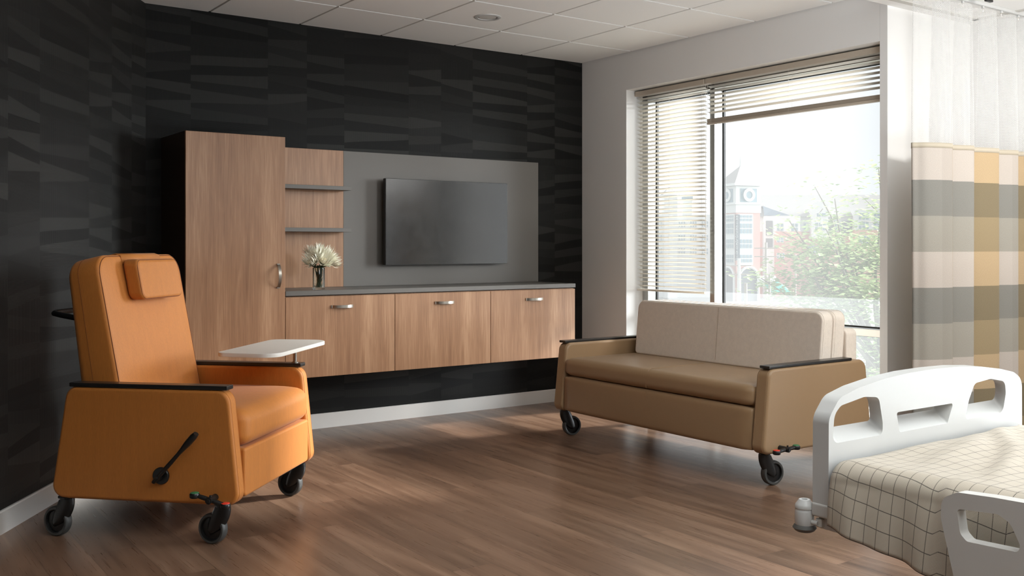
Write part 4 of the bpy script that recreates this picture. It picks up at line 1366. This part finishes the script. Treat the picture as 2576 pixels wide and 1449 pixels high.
# local: corner at origin nearest the viewer; right face runs +x, left face runs +y
box('tower_shaft', (0, 0, 0), (s, s, Z_(535)), M['brick'], tw)
box('tower_belfry', (-0.15, -0.15, Z_(535)), (s + 0.15, s + 0.15, Z_(468)), M['siding'], tw)
box('tower_cornice', (-0.5, -0.5, Z_(514)), (s + 0.5, s + 0.5, Z_(511)), M['siding'], tw)
box('tower_eave', (-0.9, -0.9, Z_(467)), (s + 0.9, s + 0.9, Z_(461)), M['siding'], tw)
bm = bmesh.new()
e = 0.8
vb = [bm.verts.new(p) for p in ((-e, -e, Z_(461)), (s + e, -e, Z_(461)), (s + e, s + e, Z_(461)), (-e, s + e, Z_(461)))]
ap = bm.verts.new((s / 2, s / 2, Z_(413)))
for i in range(4): bm.faces.new([vb[i], vb[(i + 1) % 4], ap])
bm.faces.new(vb[::-1])
finish(bm, 'tower_roof', M['shingle'], tw, smooth=False)
tube('spire', [(s / 2, s / 2, Z_(415)), (s / 2, s / 2, Z_(385))], [0.22, 0.03], M['siding'], tw, 8)
for face in (0, 1):
    R3 = Matrix.Identity(4) if face == 0 else Matrix(((0, 1, 0, 0), (1, 0, 0, 0), (0, 0, 1, 0), (0, 0, 0, 1)))
    def onface(o):
        if face == 1:
            for v_ in o.data.vertices: v_.co = R3 @ v_.co
            o.data.flip_normals()
        return o
    zc = Z_(490)
    onface(box('clock_panel', (0.9, -0.24, Z_(508)), (s - 0.9, -0.16, Z_(474)), M['clockface'], tw))
    T = Matrix.Translation((s / 2, -0.3, zc)) @ Matrix.Rotation(rad(90), 4, 'X')
    onface(lathe('clock_ring', [(0.75, -0.02), (0.75, 0.15), (1.35, 0.15), (1.35, -0.02)], M['siding'], tw, 28, T))
    onface(lathe('clock_dial', [(0, 0.08), (0.75, 0.08), (0.75, 0)], M['clockface'], tw, 28, T))
    bm = bmesh.new()
    win_grid(bm, 0.7, s - 1.9, Z_(557), Z_(540), 4, 2, -0.05)
    win_grid(bm, 0.7, s - 1.9, Z_(588), Z_(561), 4, 2, -0.05)
    win_grid(bm, 0.7, s - 1.9, Z_(625), Z_(601), 4, 2, -0.05)
    win_grid(bm, 0.7, s - 1.9, Z_(661), Z_(640), 4, 2, -0.05)
    add_box(bm, (0.5, -0.03, Z_(667)), (s - 1.7, 0.02, Z_(538)))
    onface(finish(bm, 'window', [M['siding'], M['extglass']], tw, smooth=False))
    # arch
    bm = bmesh.new()
    pts = [(0.6, 0), (0.6, Z_(700))] + [(s / 2 - (s / 2 - 0.6) * math.cos(PI * k / 12), Z_(700) + (s / 2 - 0.6) * math.sin(PI * k / 12)) for k in range(1, 12)] + [(s - 0.6, Z_(700)), (s - 0.6, 0)]
    f = bm.faces.new([bm.verts.new((a, -0.10, b)) for a, b in pts])
    onface(finish(bm, 'archway', M['extdark'], tw, smooth=False))
    bm = bmesh.new(); add_tube(bm, [(a, -0.12, b) for a, b in pts], 0.28, 6)
    onface(finish(bm, 'arch_trim', M['siding'], tw, smooth=False))
# vertical sign on the corner
sg = empty('tower_sign', (-0.35, -0.9, 0)); sg.parent = tw
box('sign_board', (-0.35, -0.45, Z_(655)), (0.35, 0.25, Z_(540)), M['sign'], sg)
txt = 'BAITERSCOLGRSTATIO'
fc = bpy.data.curves.new('sign_letters', 'FONT'); fc.body = '\n'.join(txt); fc.size = 0.60; fc.align_x = 'CENTER'; fc.space_line = 0.84; fc.extrude = 0.02
fc.materials.append(M['signtext'])
tmp = bpy.data.objects.new('tmp', fc); COL.objects.link(tmp)
bpy.context.view_layer.update()
fm = bpy.data.meshes.new_from_object(tmp.evaluated_get(bpy.context.evaluated_depsgraph_get()))
bpy.data.objects.remove(tmp)
fo = bpy.data.objects.new('sign_letters', fm); COL.objects.link(fo); fo.parent = sg
fo.location = (-0.37, -0.47, Z_(540) - 0.62); fo.rotation_euler = (rad(90), 0, rad(-20))
# main block behind and to the right
D2 = 215
base = site(2075, D2)
ab = tag(empty('apartment_building', base, rad(YAW - 90)), 'long apartment block with grey roof, right of the clock tower', 'building')
Z2 = lambda py: hz(py, D2) - GZ
X2 = lambda px: (px - 2075) / 2489 * D2
box('wall', (X2(1905), 0, 0), (X2(2330), 12, Z2(583)), M['brick'], ab)
box('upper_wall', (X2(1905), 0.1, Z2(583)), (X2(2330), 11.9, Z2(545)), M['siding'], ab)
bm = bmesh.new()
x0, x1 = X2(1900), X2(2335)
vs = [bm.verts.new(p) for p in ((x0, -1, Z2(545)), (x1, -1, Z2(545)), (x1, 6, Z2(498) + 1), (x0, 6, Z2(498) + 1), (x0, 13, Z2(545)), (x1, 13, Z2(545)))]
for q in ((0, 1, 2, 3), (3, 2, 5, 4), (0, 3, 4), (1, 5, 2), (0, 4, 5, 1)): bm.faces.new([vs[i] for i in q])
finish(bm, 'roof', M['shingle'], ab, smooth=False)
bm = bmesh.new()
vs = [bm.verts.new(p) for p in ((X2(1915), -2.5, Z2(543)), (X2(1980), -2.5, Z2(543)), (X2(1940), -1.5, Z2(528)), (X2(1915), -1.5, Z2(519)), (X2(1915), 2, Z2(519)), (X2(1980), 2, Z2(543)))]
for q in ((0, 1, 2, 3), (3, 2, 5, 4)): bm.faces.new([vs[i] for i in q])
finish(bm, 'porch_roof', M['shingle_dark'], ab, smooth=False)
box('porch_wall', (X2(1918), -2.2, Z2(750)), (X2(2006), 0, Z2(544)), M['siding'], ab)
box('porch_brick', (X2(1941), -2.35, Z2(750)), (X2(2008), -0.1, Z2(583)), M['brick'], ab)
box('balcony', (X2(1920), -2.5, Z2(592)), (X2(1936), -2.15, Z2(556)), M['extdark'], ab)
box('balcony', (X2(1920), -2.5, Z2(622)), (X2(1936), -2.15, Z2(600)), M['extdark'], ab)
box('balcony', (X2(2080), -0.5, Z2(586)), (X2(2098), 0.05, Z2(556)), M['extdark'], ab)
box('balcony', (X2(2118), -0.5, Z2(586)), (X2(2140), 0.05, Z2(556)), M['extdark'], ab)
box('bay', (X2(2142), -2.0, Z2(579)), (X2(2224), 0.5, Z2(529)), M['siding'], ab)
box('bay_brick', (X2(2142), -2.0, 0), (X2(2224), 0.5, Z2(579)), plain('ext_brick_orange', srgb(224, 186, 162), 0.9), ab)
box('gable_bay', (X2(2036), -1.5, Z2(600)), (X2(2078), 0.5, Z2(520)), M['siding'], ab)
bm = bmesh.new()
vs = [(X2(2036), Z2(520))] + [(X2(2057) - X2(2057 - 1 * 0) * 0 - (X2(2078) - X2(2036)) / 2 * math.cos(PI * k / 8), Z2(520) + 1.1 * math.sin(PI * k / 8)) for k in range(1, 8)] + [(X2(2078), Z2(520))]
fa = [bm.verts.new((a, -1.5, b)) for a, b in vs]; fb_ = [bm.verts.new((a, 0.5, b)) for a, b in vs]
bm.faces.new(fa[::-1]); bm.faces.new(fb_)
for i in range(len(fa)):
    j = (i + 1) % len(fa); bm.faces.new([fa[i], fa[j], fb_[j], fb_[i]])
finish(bm, 'gable', M['siding'], ab, smooth=False)
for (a, b, t0, t1, nx, nz, y) in ((1946, 1964, 582, 562, 2, 2, -2.2), (1982, 2000, 582, 562, 2, 2, -2.2), (2009, 2015, 580, 561, 1, 2, 0), (2021, 2028, 580, 561, 1, 2, 0),
                                  (2044, 2072, 580, 560, 3, 2, -1.5), (2048, 2072, 546, 536, 2, 1, -1.5), (2151, 2177, 554, 536, 3, 2, -2.0), (2188, 2215, 554, 536, 3, 2, -2.0),
                                  (2151, 2177, 578, 558, 3, 2, -2.0), (2188, 2215, 578, 558, 3, 2, -2.0), (2151, 2180, 613, 593, 3, 2, -2.0), (2190, 2217, 613, 593, 3, 2, -2.0),
                                  (1946, 1964, 610, 598, 2, 2, -2.35), (1946, 1966, 650, 636, 3, 2, -2.35), (2100, 2116, 580, 560, 2, 2, 0), (2100, 2116, 620, 600, 2, 2, 0),
                                  (2030, 2060, 640, 618, 3, 2, 0), (2240, 2260, 580, 560, 3, 2, 0)):
    ext_window(ab, X2(a), X2(b), Z2(t0), Z2(t1), nx, nz, y)
# block seen through the lowered blind
base = site(1700, D2)
bb = tag(empty('apartment_building', base, rad(YAW - 90)), 'pale apartment block behind the lowered blind, left of the clock tower', 'building')
X3 = lambda px: (px - 1700) / 2489 * D2
box('wall', (X3(1560), 0, 0), (X3(1796), 14, Z2(540)), M['siding'], bb)
box('tower', (X3(1668), -2, 0), (X3(1700), 3, Z2(492)), M['siding'], bb)
bm = bmesh.new()
vs = [bm.verts.new(p) for p in ((X3(1663), -2.6, Z2(492)), (X3(1705), -2.6, Z2(492)), (X3(1705), 3.6, Z2(492)), (X3(1663), 3.6, Z2(492)))]; ap = bm.verts.new((X3(1684), 0.5, Z2(470)))
for i in range(4): bm.faces.new([vs[i], vs[(i + 1) % 4], ap])
finish(bm, 'tower_roof', M['shingle'], bb, smooth=False)
box('shop_sign', (X3(1714), -0.4, Z2(505)), (X3(1742), 0.1, Z2(493)), M['clockface'], bb)
box('sign_post', (X3(1716), -0.3, Z2(541)), (X3(1740), 0.0, Z2(504)), M['siding'], bb)
for i in range(7):
    for (t0, t1) in ((572, 556), (606, 590), (640, 624)):
        a = 1590 + i * 29
        ext_window(bb, X3(a), X3(a + 18), Z2(t0), Z2(t1), 3, 2, 0)
# utility poles
def upole(px, D, top, label, arms, mat, r=0.17, cans=False):
    base = site(px, D)
    p = tag(empty('utility_pole', base, rad(YAW - 90)), label, 'utility pole')
    h = hz(top, D) - GZ
    tube('pole_shaft', [(0, 0, 0), (0, 0, h)], [r, r * 0.7], mat, p, 10)
    for za in arms:
        box('crossarm', (-1.1, -0.08, h - za - 0.1), (1.1, 0.08, h - za), M['pole'], p)
    if cans:
        for sx in (-0.55, 0.55):
            lathe('transformer', [(0, 0), (0.32, 0), (0.34, 0.1), (0.34, 0.9), (0.28, 1.0), (0, 1.0)], M['polewhite'], p, 16, Matrix.Translation((sx, -0.2, h - 4.2)))
    return p
upole(1859, 90, 650, 'white utility pole standing in front of the clock tower', (0.6, 1.4), M['polewhite'], 0.22)
upole(1876, 75, 712, 'short grey post standing by the archway of the tower', (), M['pole'], 0.16)
upole(1927, 95, 610, 'grey utility pole with transformer cans, right of the clock tower', (0.5, 1.3), M['pole'], 0.17, True)
upole(1936, 60, 690, 'thin wooden post below the transformer pole', (), M['pole'], 0.10)
upole(2001, 80, 640, 'slim street pole seen through the left of the tree', (), M['pole'], 0.08)
# teal canopy and lawn
base = site(1950, 70)
tc = tag(empty('market_canopy', base, rad(YAW - 90)), 'small teal canopy on white posts in the street below', 'canopy')
hh = hz(715, 70) - GZ
bm = bmesh.new()
vs = [bm.verts.new(p) for p in ((-0.5, -1, hh - 0.55), (0.9, -1, hh - 0.55), (0.9, 1, hh - 0.1), (-0.5, 1, hh - 0.1))]; ap = bm.verts.new((0.2, 0.2, hh + 0.2))
for i in range(4): bm.faces.new([vs[i], vs[(i + 1) % 4], ap])
finish(bm, 'canopy_cloth', M['teal'], tc, smooth=False)
for x in (-0.45, 0.85): tube('canopy_post', [(x, -0.9, 0), (x, -0.9, hh - 0.5)], 0.05, M['polewhite'], tc, 8)
bm = bmesh.new()
b0 = site(1850, 120)
vs = [bm.verts.new((b0 + FW * a + RT * b) + Vector((0, 0, 0.05))) for a, b in ((-18, -12), (-18, 14), (18, 16), (18, -12))]
bm.faces.new(vs)
lw = finish(bm, 'lawn', M['grass'], smooth=False); lw['kind'] = 'structure'
# tree close to the window
def tree():
    D = 15.0
    base = site(2215, D)
    t = tag(empty('street_tree', base, rad(YAW - 90)), 'leafy green tree close outside the wide window', 'tree')
    rr = random.Random(11)
    def P(px, py, d=0.0):
        DD = D + d
        return Vector(((px - 1288) / 2489 * DD - (2215 - 1288) / 2489 * D, d, hz(py, DD) - GZ))
    top = P(2190, 720)
    bm = bmesh.new()
    add_tube(bm, [(0, 0, 0), (0.05, 0, 4.0), (0.0, 0, 7.0), (top.x, 0, 9.3)], [0.20, 0.16, 0.12, 0.07], 10)
    clusters = []
    def limb(pts, r0):
        add_tube(bm, pts, [r0 * (1 - 0.75 * i / (len(pts) - 1)) for i in range(len(pts))], 6)
    # limbs: (start, end px, py, depth)
    ends = [(1985, 555, 0.3), (1990, 640, -0.4), (1915, 700, 0.2), (2050, 470, 0.6), (2100, 500, 0.0), (2210, 420, 0.5), (2225, 505, -0.3), (2075, 570, -0.5), (2130, 620, 0.4),
            (2200, 600, 0.6), (2040, 690, 0.2), (2110, 700, -0.4), (2260, 640, 0.2), (2300, 540, 0.4), (2330, 700, 0.0), (2280, 760, -0.5), (2150, 780, 0.5), (2210, 870, 0.2), (2060, 760, -0.2), (2300, 900, 0.4), (2180, 960, -0.3), (2120, 880, 0.3), (2000, 790, 0.4), (2260, 1000, 0)]
    for (px, py, d) in ends:
        e = P(px, py, d)
        s = Vector((0.0, 0.0, max(5.5, min(9.3, e.z - 0.9 - 0.25 * abs(e.x)))))
        m1 = s.lerp(e, 0.45) + Vector((rr.uniform(-.1, .1), rr.uniform(-.1, .1), rr.uniform(-0.12, 0.02)))
        m2 = s.lerp(e, 0.8) + Vector((rr.uniform(-.08, .08), rr.uniform(-.08, .08), rr.uniform(-0.05, 0.08)))
        limb([s, m1, m2, e], 0.030)
        for k in range(5):
            q = m1.lerp(e, rr.uniform(0.1, 0.95)); off = Vector((rr.uniform(-0.35, 0.35), rr.uniform(-0.35, 0.35), rr.uniform(-0.12, 0.25)))
            limb([q, q + off * 0.6, q + off], 0.010)
            clusters.append((q + off * 0.7, off))
        clusters.append((e, Vector((0.1, 0, 0.05)))); clusters.append((m2, Vector((0.1, 0, 0.05))))
    finish(bm, 'trunk', M['bark'], t)
    bm = bmesh.new()
    for (c, off) in clusters:
        dense = 46 if c.z < hz(600, D) - GZ else 24
        for k in range(dense):
            p = c + Vector((rr.gauss(0, 0.20), rr.gauss(0, 0.24), rr.gauss(0, 0.10)))
            L = rr.uniform(0.065, 0.115); a = rr.uniform(0, 2 * PI); droop = rr.uniform(-0.5, 0.2)
            d = Vector((math.cos(a), math.sin(a), droop)).normalized(); s = d.cross(Vector((rr.uniform(-.4, .4), rr.uniform(-.4, .4), 1))).normalized()
            nrm = s.cross(d)
            v0 = bm.verts.new(p); v1 = bm.verts.new(p + d * L * 0.35 + s * L * 0.42); v2 = bm.verts.new(p + d * L * 0.75 + s * L * 0.28); v3 = bm.verts.new(p + d * L * 1.15)
            v4 = bm.verts.new(p + d * L * 0.75 - s * L * 0.28); v5 = bm.verts.new(p + d * L * 0.35 - s * L * 0.42)
            vm = bm.verts.new(p + d * L * 0.55 - nrm * L * 0.10)
            for q in ((v0, v1, vm), (v1, v2, vm), (v2, v3, vm), (v3, v4, vm), (v4, v5, vm), (v5, v0, vm)): bm.faces.new(q)
    finish(bm, 'foliage', M['tleaf'], t, smooth=False)
tree()
